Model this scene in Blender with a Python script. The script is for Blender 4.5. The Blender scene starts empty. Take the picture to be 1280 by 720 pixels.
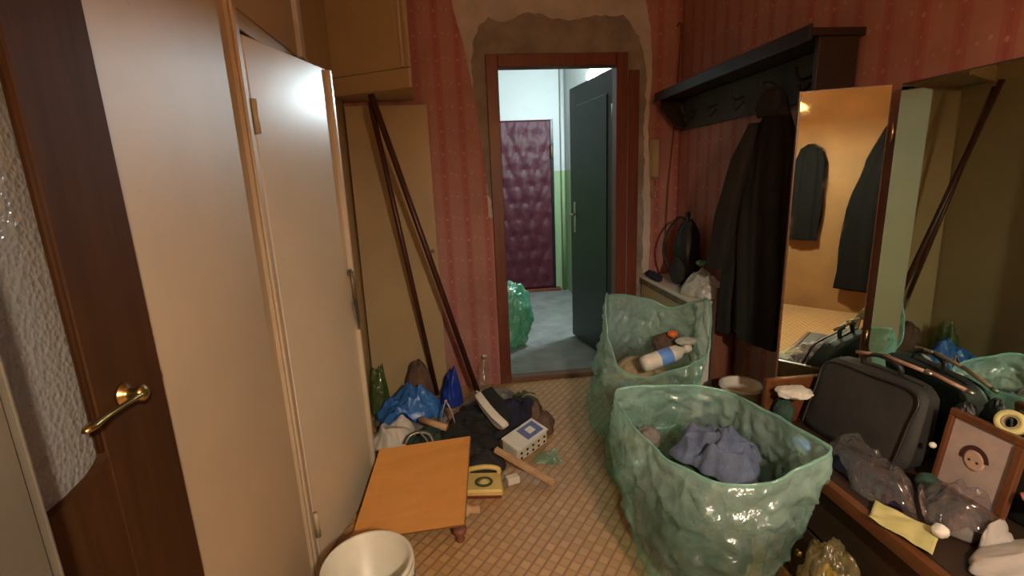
import bpy, bmesh, math, random
from mathutils import Vector, Matrix, noise, Euler
random.seed(7)
C = bpy.context.scene.collection
SC = bpy.context.scene

# ------------------------------------------------------------------ camera
cam_d = bpy.data.cameras.new('camera'); cam = bpy.data.objects.new('camera', cam_d); C.objects.link(cam)
cam_d.sensor_width = 36; cam_d.lens = 36*600/1280; cam_d.clip_start = 0.02
def _vn(v): return Vector(v).normalized()
_vd = _vn((570-640, 228-360, 600))                       # depth axis of the room seen from the lens
_dn = Vector((110, 2640, 600)); _dn = (_dn - _vd*_dn.dot(_vd)).normalized()
_up = -_dn; _rt = _vd.cross(_up)
_R = Matrix((_rt, _vd, _up))
_c0, _c1, _c2 = _R.col[0], _R.col[1], _R.col[2]
_M = Matrix((( _c0[0], -_c1[0], -_c2[0]), (_c0[1], -_c1[1], -_c2[1]), (_c0[2], -_c1[2], -_c2[2])))
cam.matrix_world = Matrix.Translation((0, 0, 1.4)) @ _M.to_4x4()
SC.camera = cam

# ------------------------------------------------------------------ world, exposure
w = bpy.data.worlds.new('world'); SC.world = w; w.use_nodes = True
w.node_tree.nodes['Background'].inputs[0].default_value = (0.9, 0.8, 0.7, 1)
w.node_tree.nodes['Background'].inputs[1].default_value = 0.02
SC.view_settings.view_transform = 'Standard'; SC.view_settings.look = 'None'
SC.view_settings.gamma = 1; SC.view_settings.use_curve_mapping = False
SC.view_settings.exposure = 0.2
LAMP_W = 1650.0       # radiance of the warm pendant bulb behind the photographer
BULB_W = 1350.0       # radiance of the cold landing bulb

# ------------------------------------------------------------------ materials
MATS = {}
def newmat(name):
    m = bpy.data.materials.new(name); m.use_nodes = True
    nt = m.node_tree; b = nt.nodes['Principled BSDF']
    MATS[name] = m
    return m, nt, b
def node(nt, typ, **kw):
    n = nt.nodes.new(typ)
    for k, v in kw.items(): setattr(n, k, v)
    return n
def mth(nt, op, a, b=None, c=None):
    n = nt.nodes.new('ShaderNodeMath'); n.operation = op
    for i, v in enumerate((a, b, c)):
        if v is None: continue
        if isinstance(v, (int, float)): n.inputs[i].default_value = v
        else: nt.links.new(v, n.inputs[i])
    return n.outputs[0]
def mixc(nt, fac, a, b):
    n = nt.nodes.new('ShaderNodeMix'); n.data_type = 'RGBA'
    for sock, v in ((n.inputs[0], fac), (n.inputs[6], a), (n.inputs[7], b)):
        if isinstance(v, (int, float)): sock.default_value = v
        elif isinstance(v, tuple): sock.default_value = (*v[:3], 1)
        else: nt.links.new(v, sock)
    return n.outputs[2]
def ramp(nt, fac, lo, hi):
    n = nt.nodes.new('ShaderNodeMapRange'); n.inputs[1].default_value = lo; n.inputs[2].default_value = hi
    nt.links.new(fac, n.inputs[0]); return n.outputs[0]
def coords(nt):
    return nt.nodes.new('ShaderNodeTexCoord').outputs['Object']
def noisef(nt, vec, scale, detail=4, rough=.55, dist=0):
    n = nt.nodes.new('ShaderNodeTexNoise'); n.inputs['Scale'].default_value = scale
    n.inputs['Detail'].default_value = detail; n.inputs['Roughness'].default_value = rough
    n.inputs['Distortion'].default_value = dist
    if vec is not None: nt.links.new(vec, n.inputs['Vector'])
    return n.outputs['Fac']
def bump(nt, b, h, strength=.3, dist=.01):
    n = nt.nodes.new('ShaderNodeBump'); n.inputs['Strength'].default_value = strength; n.inputs['Distance'].default_value = dist
    nt.links.new(h, n.inputs['Height']); nt.links.new(n.outputs[0], b.inputs['Normal'])
def plain(name, col, rough=.6, var=.25, scale=8, bmp=0., bscale=40, metal=0., spec=.5, stretch=None):
    m, nt, b = newmat(name)
    v = coords(nt)
    if stretch:
        mp = node(nt, 'ShaderNodeMapping'); mp.inputs['Scale'].default_value = stretch
        nt.links.new(v, mp.inputs[0]); v = mp.outputs[0]
    f = ramp(nt, noisef(nt, v, scale), .3, .7)
    a = tuple(c*(1-var) for c in col); d = tuple(min(1, c*(1+var*.6)) for c in col)
    nt.links.new(mixc(nt, f, a, d), b.inputs['Base Color'])
    b.inputs['Roughness'].default_value = rough; b.inputs['Metallic'].default_value = metal
    b.inputs['Specular IOR Level'].default_value = spec
    if bmp: bump(nt, b, noisef(nt, v, bscale), bmp, .006)
    return m
def wood(name, dark, light, rough=.45, axis=2, scale=3, spec=.5):
    m, nt, b = newmat(name)
    v = coords(nt); mp = node(nt, 'ShaderNodeMapping')
    s = [14, 14, 14]; s[axis] = .9; mp.inputs['Scale'].default_value = s
    nt.links.new(v, mp.inputs[0])
    f = ramp(nt, noisef(nt, mp.outputs[0], scale, 6, .6, .6), .3, .7)
    nt.links.new(mixc(nt, f, dark, light), b.inputs['Base Color'])
    b.inputs['Roughness'].default_value = rough; b.inputs['Specular IOR Level'].default_value = spec
    bump(nt, b, f, .08, .003)
    return m
def film(name, col, opacity=.55, rough=.25, vary=.25, gloss=.08, trans=.5, fold=26, gather=None):
    """thin plastic film: tinted see-through + translucent + sheen"""
    m, nt, b = newmat(name); nt.nodes.remove(b)
    out = [n for n in nt.nodes if n.type == 'OUTPUT_MATERIAL'][0]
    v = coords(nt)
    n1 = noisef(nt, v, fold, 3, .6, 1.2); n2 = noisef(nt, v, 7, 3)
    bn = node(nt, 'ShaderNodeBump'); bn.inputs['Strength'].default_value = .65; bn.inputs['Distance'].default_value = .02
    vo = node(nt, 'ShaderNodeTexVoronoi'); vo.feature = 'F1'; vo.inputs['Scale'].default_value = fold*.55
    dv = node(nt, 'ShaderNodeVectorMath', operation='ADD'); nt.links.new(v, dv.inputs[0])
    nv_ = node(nt, 'ShaderNodeTexNoise'); nv_.inputs['Scale'].default_value = 9; nt.links.new(v, nv_.inputs['Vector'])
    sc_ = node(nt, 'ShaderNodeVectorMath', operation='SCALE'); sc_.inputs['Scale'].default_value = .12; nt.links.new(nv_.outputs['Color'], sc_.inputs[0]); nt.links.new(sc_.outputs[0], dv.inputs[1])
    nt.links.new(dv.outputs[0], vo.inputs['Vector'])
    nt.links.new(mth(nt, 'MULTIPLY_ADD', n1, .25, vo.outputs['Distance']), bn.inputs['Height'])
    df = node(nt, 'ShaderNodeBsdfDiffuse'); tl = node(nt, 'ShaderNodeBsdfTranslucent'); gl = node(nt, 'ShaderNodeBsdfGlossy'); tr = node(nt, 'ShaderNodeBsdfTransparent')
    for n in (df, tl): n.inputs['Color'].default_value = (*col, 1)
    gl.inputs['Color'].default_value = (1, 1, 1, 1); gl.inputs['Roughness'].default_value = rough
    tint = tuple(.35+.65*c/max(col) for c in col); tr.inputs['Color'].default_value = (*tint, 1)
    for n in (df, tl, gl): nt.links.new(bn.outputs[0], n.inputs['Normal'])
    def mx(f, a, b_):
        n = node(nt, 'ShaderNodeMixShader')
        if isinstance(f, (int, float)): n.inputs[0].default_value = f
        else: nt.links.new(f, n.inputs[0])
        nt.links.new(a, n.inputs[1]); nt.links.new(b_, n.inputs[2]); return n.outputs[0]
    body = mx(trans, df.outputs[0], tl.outputs[0])
    op = mth(nt, 'MULTIPLY_ADD', mth(nt, 'SUBTRACT', mth(nt, 'MULTIPLY_ADD', n1, .5, mth(nt, 'MULTIPLY', n2, .5)), .5), vary*4, opacity)
    if gather:                                            # film is stretched thin low down and gathered towards the mouth
        sp = node(nt, 'ShaderNodeSeparateXYZ'); nt.links.new(v, sp.inputs[0])
        mr = node(nt, 'ShaderNodeMapRange'); mr.inputs[1].default_value, mr.inputs[2].default_value, mr.inputs[3].default_value, mr.inputs[4].default_value = gather
        nt.links.new(sp.outputs[2], mr.inputs[0]); op = mth(nt, 'MULTIPLY', op, mr.outputs[0])
    op = mth(nt, 'MINIMUM', mth(nt, 'MAXIMUM', op, .05), .97)
    nt.links.new(mx(gloss, mx(op, tr.outputs[0], body), gl.outputs[0]), out.inputs['Surface'])
    return m
def emit(name, col, strength):
    m, nt, b = newmat(name); nt.nodes.remove(b)
    out = [n for n in nt.nodes if n.type == 'OUTPUT_MATERIAL'][0]
    e = node(nt, 'ShaderNodeEmission'); e.inputs[0].default_value = (*col, 1); e.inputs[1].default_value = strength
    nt.links.new(e.outputs[0], out.inputs[0]); return m

def wallpaper():
    m, nt, b = newmat('wallpaper')
    sep = node(nt, 'ShaderNodeSeparateXYZ'); v = coords(nt); nt.links.new(v, sep.inputs[0])
    u = mth(nt, 'ADD', sep.outputs[0], sep.outputs[1]); z = sep.outputs[2]
    fu = mth(nt, 'FRACT', mth(nt, 'DIVIDE', u, .128)); 
    band = mth(nt, 'LESS_THAN', fu, .36)
    edge = mth(nt, 'LESS_THAN', mth(nt, 'ABSOLUTE', mth(nt, 'SUBTRACT', fu, .18)), .06)
    red = mixc(nt, edge, (.36, .125, .115), (.32, .10, .095))
    base = mixc(nt, band, (.37, .185, .16), red)
    # little pale flower motifs: one on each red stripe, two on the pale stripe
    fz = mth(nt, 'FRACT', mth(nt, 'DIVIDE', z, .137))
    dots = None
    for cu, cz, r in ((.18, .5, .0085), (.52, .62, .007), (.78, .56, .007), (.18, .02, .005)):
        du = mth(nt, 'MULTIPLY', mth(nt, 'SUBTRACT', fu, cu), .128); dz = mth(nt, 'MULTIPLY', mth(nt, 'SUBTRACT', fz, cz), .11)
        d = mth(nt, 'SQRT', mth(nt, 'ADD', mth(nt, 'MULTIPLY', du, du), mth(nt, 'MULTIPLY', dz, dz)))
        k = mth(nt, 'SUBTRACT', 1, mth(nt, 'MINIMUM', mth(nt, 'DIVIDE', d, r), 1))
        dots = k if dots is None else mth(nt, 'ADD', dots, k)
    base = mixc(nt, mth(nt, 'MINIMUM', mth(nt, 'MULTIPLY', dots, 1.1), .6), base, (.56, .36, .29))
    st = noisef(nt, v, 3.0, 5, .65)
    base = mixc(nt, ramp(nt, st, .45, .8), base, (.25, .105, .085))
    nt.links.new(base, b.inputs['Base Color']); b.inputs['Roughness'].default_value = .62
    bump(nt, b, noisef(nt, v, 60), .12, .004)
    return m
def lino():
    m, nt, b = newmat('linoleum')
    v = coords(nt); mp = node(nt, 'ShaderNodeMapping'); mp.inputs['Rotation'].default_value = (0, 0, math.radians(38))
    nt.links.new(v, mp.inputs[0]); sep = node(nt, 'ShaderNodeSeparateXYZ'); nt.links.new(mp.outputs[0], sep.inputs[0])
    P = .041
    fx = mth(nt, 'DIVIDE', sep.outputs[0], P); fy = mth(nt, 'DIVIDE', sep.outputs[1], P)
    ax = mth(nt, 'ABSOLUTE', mth(nt, 'SUBTRACT', mth(nt, 'FRACT', fx), .5)); ay = mth(nt, 'ABSOLUTE', mth(nt, 'SUBTRACT', mth(nt, 'FRACT', fy), .5))
    lx = ramp(nt, ax, .33, .47); ly = ramp(nt, ay, .35, .49)
    par = mth(nt, 'MODULO', mth(nt, 'ADD', mth(nt, 'FLOOR', fx), mth(nt, 'FLOOR', fy)), 2)
    par = mth(nt, 'ABSOLUTE', par)
    cell = node(nt, 'ShaderNodeTexWhiteNoise'); cell.noise_dimensions = '2D'
    cmb = node(nt, 'ShaderNodeCombineXYZ'); nt.links.new(mth(nt, 'FLOOR', fx), cmb.inputs[0]); nt.links.new(mth(nt, 'FLOOR', fy), cmb.inputs[1])
    nt.links.new(cmb.outputs[0], cell.inputs['Vector'])
    sq = mixc(nt, mth(nt, 'MULTIPLY_ADD', par, .55, mth(nt, 'MULTIPLY', cell.outputs['Value'], .45)), (.43, .26, .115), (.52, .33, .16))
    line = mth(nt, 'MAXIMUM', lx, mth(nt, 'MULTIPLY', ly, .6))
    colr = mixc(nt, line, sq, (.25, .14, .06))
    wear = ramp(nt, noisef(nt, v, 2.6, 5), .42, .72)
    colr = mixc(nt, mth(nt, 'MULTIPLY', wear, .5), colr, (.31, .185, .09))
    nt.links.new(colr, b.inputs['Base Color'])
    b.inputs['Roughness'].default_value = .42
    bump(nt, b, mth(nt, 'SUBTRACT', 1, line), .25, .003)
    return m
def frosted():
    m, nt, b = newmat('pebbled_glass')
    v = coords(nt); vo = node(nt, 'ShaderNodeTexVoronoi'); vo.inputs['Scale'].default_value = 130; vo.feature = 'F1'
    mp = node(nt, 'ShaderNodeMapping'); mp.inputs['Scale'].default_value = (1, 1, .8)
    nt.links.new(v, mp.inputs[0]); nt.links.new(mp.outputs[0], vo.inputs['Vector'])
    mix = mth(nt, 'MULTIPLY_ADD', noisef(nt, v, 120, 2), .5, vo.outputs['Distance'])
    b.inputs['Base Color'].default_value = (.25, .245, .23, 1); b.inputs['Roughness'].default_value = .10
    b.inputs['Transmission Weight'].default_value = .35; b.inputs['IOR'].default_value = 1.45
    bump(nt, b, mix, .7, .003)
    return m
def mirror_mat():
    m, nt, b = newmat('mirror_glass')
    v = coords(nt)
    b.inputs['Base Color'].default_value = (.68, .83, .77, 1); b.inputs['Metallic'].default_value = 1
    nt.links.new(mth(nt, 'MULTIPLY', ramp(nt, noisef(nt, v, 5, 6, .7), .45, .8), .12), b.inputs['Roughness'])
    return m
def cream(name, col, dirt=(.30, .21, .11), rough=.3):
    m, nt, b = newmat(name); v = coords(nt)
    base = mixc(nt, ramp(nt, noisef(nt, v, 2.2, 5), .35, .75), col, tuple(c*.86 for c in col))
    spots = ramp(nt, noisef(nt, v, 24, 3, .7), .70, .78)
    base = mixc(nt, mth(nt, 'MULTIPLY', spots, .55), base, dirt)
    nt.links.new(base, b.inputs['Base Color']); b.inputs['Roughness'].default_value = rough
    bump(nt, b, noisef(nt, v, 9, 4), .08, .004)
    return m
def landing_paint():
    m, nt, b = newmat('landing_paint'); v = coords(nt)
    sep = node(nt, 'ShaderNodeSeparateXYZ'); nt.links.new(v, sep.inputs[0])
    up = mth(nt, 'GREATER_THAN', mth(nt, 'ADD', sep.outputs[2], mth(nt, 'MULTIPLY', noisef(nt, v, 6), .02)), 1.5)
    c = mixc(nt, up, (.27, .38, .19), (.46, .49, .475))
    c = mixc(nt, mth(nt, 'MULTIPLY', ramp(nt, noisef(nt, v, 4, 6, .7), .55, .75), .25), c, (.35, .34, .30))
    nt.links.new(c, b.inputs['Base Color']); b.inputs['Roughness'].default_value = .5
    return m

wallpaper(); lino(); frosted(); mirror_mat(); landing_paint()
cream('cream_paint', (.43, .34, .23), rough=.5); cream('cream_door', (.52, .445, .325), rough=.30); cream('cream_old', (.42, .325, .175), rough=.4)
plain('plaster_light', (.50, .47, .45), .9, .25, 5, .4, 50)
plain('plaster_grey', (.25, .23, .205), .92, .3, 7, .5, 40)
plain('grey_paint', (.085, .075, .055), .7, .15, 5)
plain('hook_metal', (.035, .03, .026), .5, .2, 20, metal=.3)
plain('pen_tan', (.28, .15, .10), .4, .2, 20)
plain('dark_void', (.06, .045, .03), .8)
plain('ceiling_white', (.62, .58, .5), .9, .1)
plain('orange_wall', (.25, .125, .04), .7, .2, 3)
plain('concrete', (.20, .205, .195), .45, .35, 5, .3, 30)
wood('door_brown', (.030, .012, .004), (.046, .019, .006), .65, spec=.1)
wood('frame_brown', (.10, .022, .012), (.16, .04, .02), .42)
wood('threshold_wood', (.10, .05, .03), (.20, .11, .07), .6, 0)
wood('rack_wood', (.010, .006, .005), (.02, .012, .009), .38, 1)
plain('rack_panel', (.05, .043, .036), .6, .25, 8, .1)
wood('dresser_wood', (.075, .025, .009), (.14, .05, .017), .35, 1)
wood('dresser_dark', (.016, .008, .004), (.03, .013, .006), .6, 1)
wood('pole_wood', (.035, .010, .006), (.075, .022, .012), .4)
wood('light_wood', (.42, .25, .12), (.56, .36, .19), .6, 0)
wood('board_orange', (.50, .225, .055), (.58, .28, .08), .38, 0, 1.2)
wood('board_edge', (.25, .12, .04), (.32, .16, .06), .6, 0)
wood('plank_red', (.14, .05, .03), (.21, .085, .05), .5, 2)
plain('leatherette', (.062, .008, .017), .5, .25, 9, .15, 90, spec=.35)
plain('metal_door', (.022, .026, .027), .42, .2, 6, .1, 60, metal=.2)
plain('steel', (.42, .40, .36), .35, .2, 20, metal=.9)
plain('brass', (.45, .32, .12), .28, .2, 20, metal=1)
plain('rust_metal', (.22, .16, .10), .5, .4, 20, metal=.6)
plain('white_plastic', (.66, .63, .56), .38, .08)
plain('bucket_plastic', (.62, .60, .50), .36, .06)
plain('ivory_plastic', (.40, .32, .20), .4, .1)
plain('yellow_plastic', (.66, .50, .16), .36, .15)
plain('blue_print', (.10, .12, .35), .5, .3, 30)
plain('blue_label', (.12, .28, .75), .4, .1)
plain('orange_plastic', (.75, .16, .03), .4, .1)
plain('black_cloth', (.012, .011, .012), .9, .4, 12, .4, 70)
plain('charcoal_cloth', (.022, .020, .021), .85, .4, 12, .4, 70)
plain('brown_cloth', (.13, .075, .05), .9, .35, 9, .4, 60)
plain('coat_cloth', (.008, .0065, .006), .92, .5, 9, .5, 60)
plain('dark_wool', (.003, .003, .003), .9, .3, 9, .3, 60, spec=.2)
plain('bag_fabric', (.017, .016, .015), .7, .2, 30, .25, 160)
plain('bag_black', (.008, .008, .010), .5, .3, 20, .2, 80)
plain('fleece_blue', (.095, .125, .215), .95, .25, 22, .5, 140)
plain('olive_cloth', (.05, .075, .035), .9, .4, 10, .4, 60)
plain('darkgreen_cloth', (.02, .05, .035), .9, .4, 10, .4, 60)
plain('white_cloth', (.56, .53, .47), .85, .12, 8, .4, 40)
plain('grey_cloth', (.15, .14, .13), .85, .3, 8, .4, 40)
plain('tan_cloth', (.34, .26, .16), .85, .3, 8, .4, 40)
plain('navy_cloth', (.012, .012, .04), .85, .3, 8, .4, 40)
plain('towel_cloth', (.36, .33, .31), .85, .12, 8, .4, 40)
plain('rubber_white', (.66, .63, .56), .6, .1)
plain('yellow_paper', (.52, .47, .20), .7, .15, 8)
plain('photo_paper', (.40, .31, .28), .35, .15, 20)
plain('photo_hair', (.06, .018, .014), .5, .2)
plain('photo_skin', (.50, .33, .25), .4, .15)
plain('skin', (.45, .25, .16), .55, .1)
plain('pink_plastic', (.60, .22, .26), .45, .15)
plain('phone_black', (.01, .01, .01), .25, .1)
plain('yellow_rind', (.55, .40, .05), .5, .3, 14)
plain('lamp_cord', (.05, .05, .05), .6)
film('bag_green', (.60, .90, .83), .48, .20, .14, .06, .5, 28, (.36, .54, .32, 1.15))
film('hem_green', (.50, .80, .72), .5, .25, .1, .08)
film('bag_mid', (.30, .46, .38), .42, .25, .15, .04, .5, 14)
film('bag_landing', (.17, .46, .30), .80, .22, .15, .12)
film('film_blue', (.06, .24, .68), .93, .28, .08, .04, .3)
film('film_royal', (.025, .07, .50), .95, .28, .06, .04, .3)
film('film_clear', (.55, .55, .52), .16, .14, .15, .07, .5, 24)
film('film_smoke', (.20, .19, .20), .22, .12, .2, .10, .4, 20)
film('film_white', (.70, .72, .68), .82, .3, .12, .07, .4)
film('film_green_thin', (.34, .60, .42), .35, .2, .2, .1)
film('film_olive', (.16, .24, .08), .7, .25, .2, .09)
film('film_food', (.40, .36, .20), .35, .25, .15, .05, .5, 22)
film('film_shade', (.75, .38, .12), .75, .5, .05, .02, .7)
emit('bulb_cold', (.76, .93, 1.0), BULB_W)
emit('bulb_warm', (1.0, .83, .62), LAMP_W)

# ------------------------------------------------------------------ mesh helpers
def M(m): return MATS[m] if isinstance(m, str) else m
def mk(name, verts, faces, mat, parent=None, smooth=False):
    me = bpy.data.meshes.new(name); me.from_pydata([tuple(v) for v in verts], [], faces); me.update()
    me.materials.append(M(mat))
    if smooth: me.polygons.foreach_set('use_smooth', [True]*len(me.polygons))
    o = bpy.data.objects.new(name, me); C.objects.link(o)
    if parent: o.parent = parent
    return o
def from_bm(name, bm, mat, parent=None, smooth=False):
    bmesh.ops.recalc_face_normals(bm, faces=bm.faces)
    me = bpy.data.meshes.new(name); bm.to_mesh(me); bm.free(); me.materials.append(M(mat))
    if smooth: me.polygons.foreach_set('use_smooth', [True]*len(me.polygons))
    o = bpy.data.objects.new(name, me); C.objects.link(o)
    if parent: o.parent = parent
    return o
def tag(o, label, cat, group=None, kind=None):
    o['label'] = label; o['category'] = cat
    if group: o['group'] = group
    if kind: o['kind'] = kind
    return o
def struct(o, label=None):
    o['kind'] = 'structure'
    if label: o['label'] = label
    return o
def thing(name, label, cat, loc=(0, 0, 0), group=None):
    o = bpy.data.objects.new(name, None); C.objects.link(o); o.location = loc; o.empty_display_size = .05
    tag(o, label, cat, group); return o
def box(name, a, b, mat, parent=None, bev=.003, mtx=None, off=(0, 0, 0)):
    """axis box from corner a to corner b (minus off), bevelled, optional transform"""
    bm = bmesh.new(); bmesh.ops.create_cube(bm, size=1)
    for v in bm.verts:
        v.co = Vector([(a[i]+b[i])/2 - off[i] + v.co[i]*(b[i]-a[i]) for i in range(3)])
    if bev: bmesh.ops.bevel(bm, geom=bm.edges[:], offset=min(bev, min(abs(b[i]-a[i]) for i in range(3))*.4), segments=1, affect='EDGES')
    if mtx is not None: bmesh.ops.transform(bm, matrix=mtx, verts=bm.verts)
    return from_bm(name, bm, mat, parent)
def prism(name, poly, z0, z1, mat, parent=None, mtx=None, bev=0):
    """polygon in XY extruded z0..z1"""
    bm = bmesh.new()
    vs = [bm.verts.new((p[0], p[1], z0)) for p in poly]; f = bm.faces.new(vs)
    r = bmesh.ops.extrude_face_region(bm, geom=[f])
    for v in r['geom']:
        if isinstance(v, bmesh.types.BMVert): v.co.z = z1
    if bev: bmesh.ops.bevel(bm, geom=bm.edges[:], offset=bev, segments=1, affect='EDGES')
    if mtx is not None: bmesh.ops.transform(bm, matrix=mtx, verts=bm.verts)
    return from_bm(name, bm, mat, parent)
def quadslab(name, corners, th, mat, parent=None):
    """slab from 4 corners, thickness th along the reverse normal"""
    c = [Vector(p) for p in corners]; n = (c[1]-c[0]).cross(c[3]-c[0]).normalized()*th
    vs = c + [p - n for p in c]
    return mk(name, vs, [(0, 1, 2, 3), (7, 6, 5, 4), (0, 4, 5, 1), (1, 5, 6, 2), (2, 6, 7, 3), (3, 7, 4, 0)], mat, parent)
def cr(pts, n, closed=False):
    """Catmull-Rom resample"""
    P = [Vector(p) for p in pts]; k = len(P); out = []
    segs = k if closed else k-1
    for i in range(n):
        t = i/(n if closed else n-1)*segs; j = min(int(t), segs-1); u = t-j
        if closed: p0, p1, p2, p3 = P[(j-1) % k], P[j % k], P[(j+1) % k], P[(j+2) % k]
        else: p0, p1, p2, p3 = P[max(j-1, 0)], P[j], P[min(j+1, k-1)], P[min(j+2, k-1)]
        out.append(.5*((2*p1)+(p2-p0)*u+(2*p0-5*p1+4*p2-p3)*u*u+(3*p1-p0-3*p2+p3)*u*u*u))
    return out
def tube(name, pts, r, mat, parent=None, n=10, closed=False, flat=1.0, caps=True):
    """r: number or list; tube through pts"""
    P = [Vector(p) for p in pts]; k = len(P)
    rr = [r]*k if isinstance(r, (int, float)) else r
    verts, faces = [], []
    prev = None
    for i in range(k):
        if closed: d = P[(i+1) % k]-P[i-1]
        else: d = P[min(i+1, k-1)]-P[max(i-1, 0)]
        d = d.normalized()
        if prev is None:
            a = Vector((0, 0, 1)) if abs(d.z) < .9 else Vector((1, 0, 0)); s = d.cross(a).normalized()
        else:
            s = (prev - d*prev.dot(d)).normalized()
        prev = s; t = d.cross(s)
        for j in range(n):
            an = 2*math.pi*j/n
            verts.append(P[i] + (s*math.cos(an) + t*math.sin(an)*flat)*rr[i])
    for i in range(k if closed else k-1):
        for j in range(n):
            a, b = i*n+j, i*n+(j+1) % n; c, d2 = ((i+1) % k)*n+(j+1) % n, ((i+1) % k)*n+j
            faces.append((a, b, c, d2))
    if caps and not closed:
        faces.append(tuple(reversed(range(n)))); faces.append(tuple(range((k-1)*n, k*n)))
    o = mk(name, verts, faces, mat, parent, True)
    return o
def lathe(name, prof, mat, parent=None, n=40, loc=(0, 0, 0), mtx=None, smooth=True, close=True):
    verts, faces = [], []
    for r, z in prof:
        for j in range(n):
            a = 2*math.pi*j/n; verts.append(Vector((r*math.cos(a), r*math.sin(a), z)))
    k = len(prof)
    for i in range(k-1):
        for j in range(n):
            faces.append((i*n+j, i*n+(j+1) % n, (i+1)*n+(j+1) % n, (i+1)*n+j))
    if close:
        faces.append(tuple(reversed(range(n)))); faces.append(tuple(range((k-1)*n, k*n)))
    L = Matrix.Translation(loc)
    if mtx is not None: L = L @ mtx
    return mk(name, [L @ v for v in verts], faces, mat, parent, smooth)
def ball(name, c, r, mat, parent=None, sub=2):
    bm = bmesh.new(); bmesh.ops.create_icosphere(bm, subdivisions=sub, radius=1)
    rr = (r, r, r) if isinstance(r, (int, float)) else r
    for v in bm.verts: v.co = Vector((c[0]+v.co.x*rr[0], c[1]+v.co.y*rr[1], c[2]+v.co.z*rr[2]))
    return from_bm(name, bm, mat, parent, True)
def nz(p, f, s=0): return noise.noise(Vector(p)*f + Vector((s*7.3, s*3.1, s*5.7)))
def ridge(p, f, s=0): return 1-abs(nz(p, f, s))*2
def lump(name, c, r, mat, seed=0, amp=.18, freq=2.2, zmin=None, parent=None, nu=56, nv=34, pw=1.0, fold=.5, hf=.12, rotz=0, zmax=None, smooth=True):
    """crumpled cloth heap: a sphere with folds, flattened where it rests"""
    verts, faces = [], []
    ca, sa = math.cos(rotz), math.sin(rotz)
    for i in range(nv+1):
        ph = math.pi*i/nv
        for j in range(nu):
            th = 2*math.pi*j/nu
            d = Vector((math.sin(ph)*math.cos(th), math.sin(ph)*math.sin(th), math.cos(ph)))
            k = 1 + amp*(nz(d, freq, seed)*.9 + fold*(ridge(d, freq*1.9, seed+3)-.6) + hf*nz(d, freq*5, seed+9))
            x, y, z = d.x*r[0]*k, d.y*r[1]*k, d.z*r[2]*k
            p = Vector((c[0]+x*ca-y*sa, c[1]+x*sa+y*ca, c[2]+z))
            if zmin is not None and p.z < zmin: p.z = zmin + (p.z-zmin)*.02
            if zmax is not None and p.z > zmax: p.z = zmax + (p.z-zmax)*.15
            verts.append(p)
    for i in range(nv):
        for j in range(nu):
            faces.append((i*nu+j, (i+1)*nu+j, (i+1)*nu+(j+1) % nu, i*nu+(j+1) % nu))
    return mk(name, verts, faces, mat, parent, smooth)
def sheet(name, corners, n, mat, seed=0, amp=.02, freq=14, parent=None, th=.0, sag=0., ragged=.0):
    """crumpled sheet spanning 4 corners (bilinear), optional thickness"""
    c = [Vector(p) for p in corners]; nu, nv = n; verts = []
    nrm = (c[1]-c[0]).cross(c[3]-c[0]).normalized()
    for i in range(nv+1):
        v = i/nv
        for j in range(nu+1):
            u = j/nu
            uu, vv = u, v
            if ragged:
                e = ragged*(nz((u*3, v*3, 0), 1.6, seed+5))
                uu = u + e*(1-abs(2*v-1)*.3); vv = v + ragged*nz((u*3, v*3, 4), 1.6, seed+6)
            p = c[0]*(1-uu)*(1-vv)+c[1]*uu*(1-vv)+c[2]*uu*vv+c[3]*(1-uu)*vv
            h = amp*(nz(p, freq*.4, seed) + .8*(ridge(p, freq, seed+2)-.5) + .3*nz(p, freq*2.6, seed+4))
            p = p + nrm*h; p.z -= sag*4*u*(1-u)*4*v*(1-v)
            verts.append(p)
    faces = []
    for i in range(nv):
        for j in range(nu):
            a = i*(nu+1)+j; faces.append((a, a+1, a+nu+2, a+nu+1))
    o = mk(name, verts, faces, mat, parent, True)
    if th:
        md = o.modifiers.new('th', 'SOLIDIFY'); md.thickness = th
    return o
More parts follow.
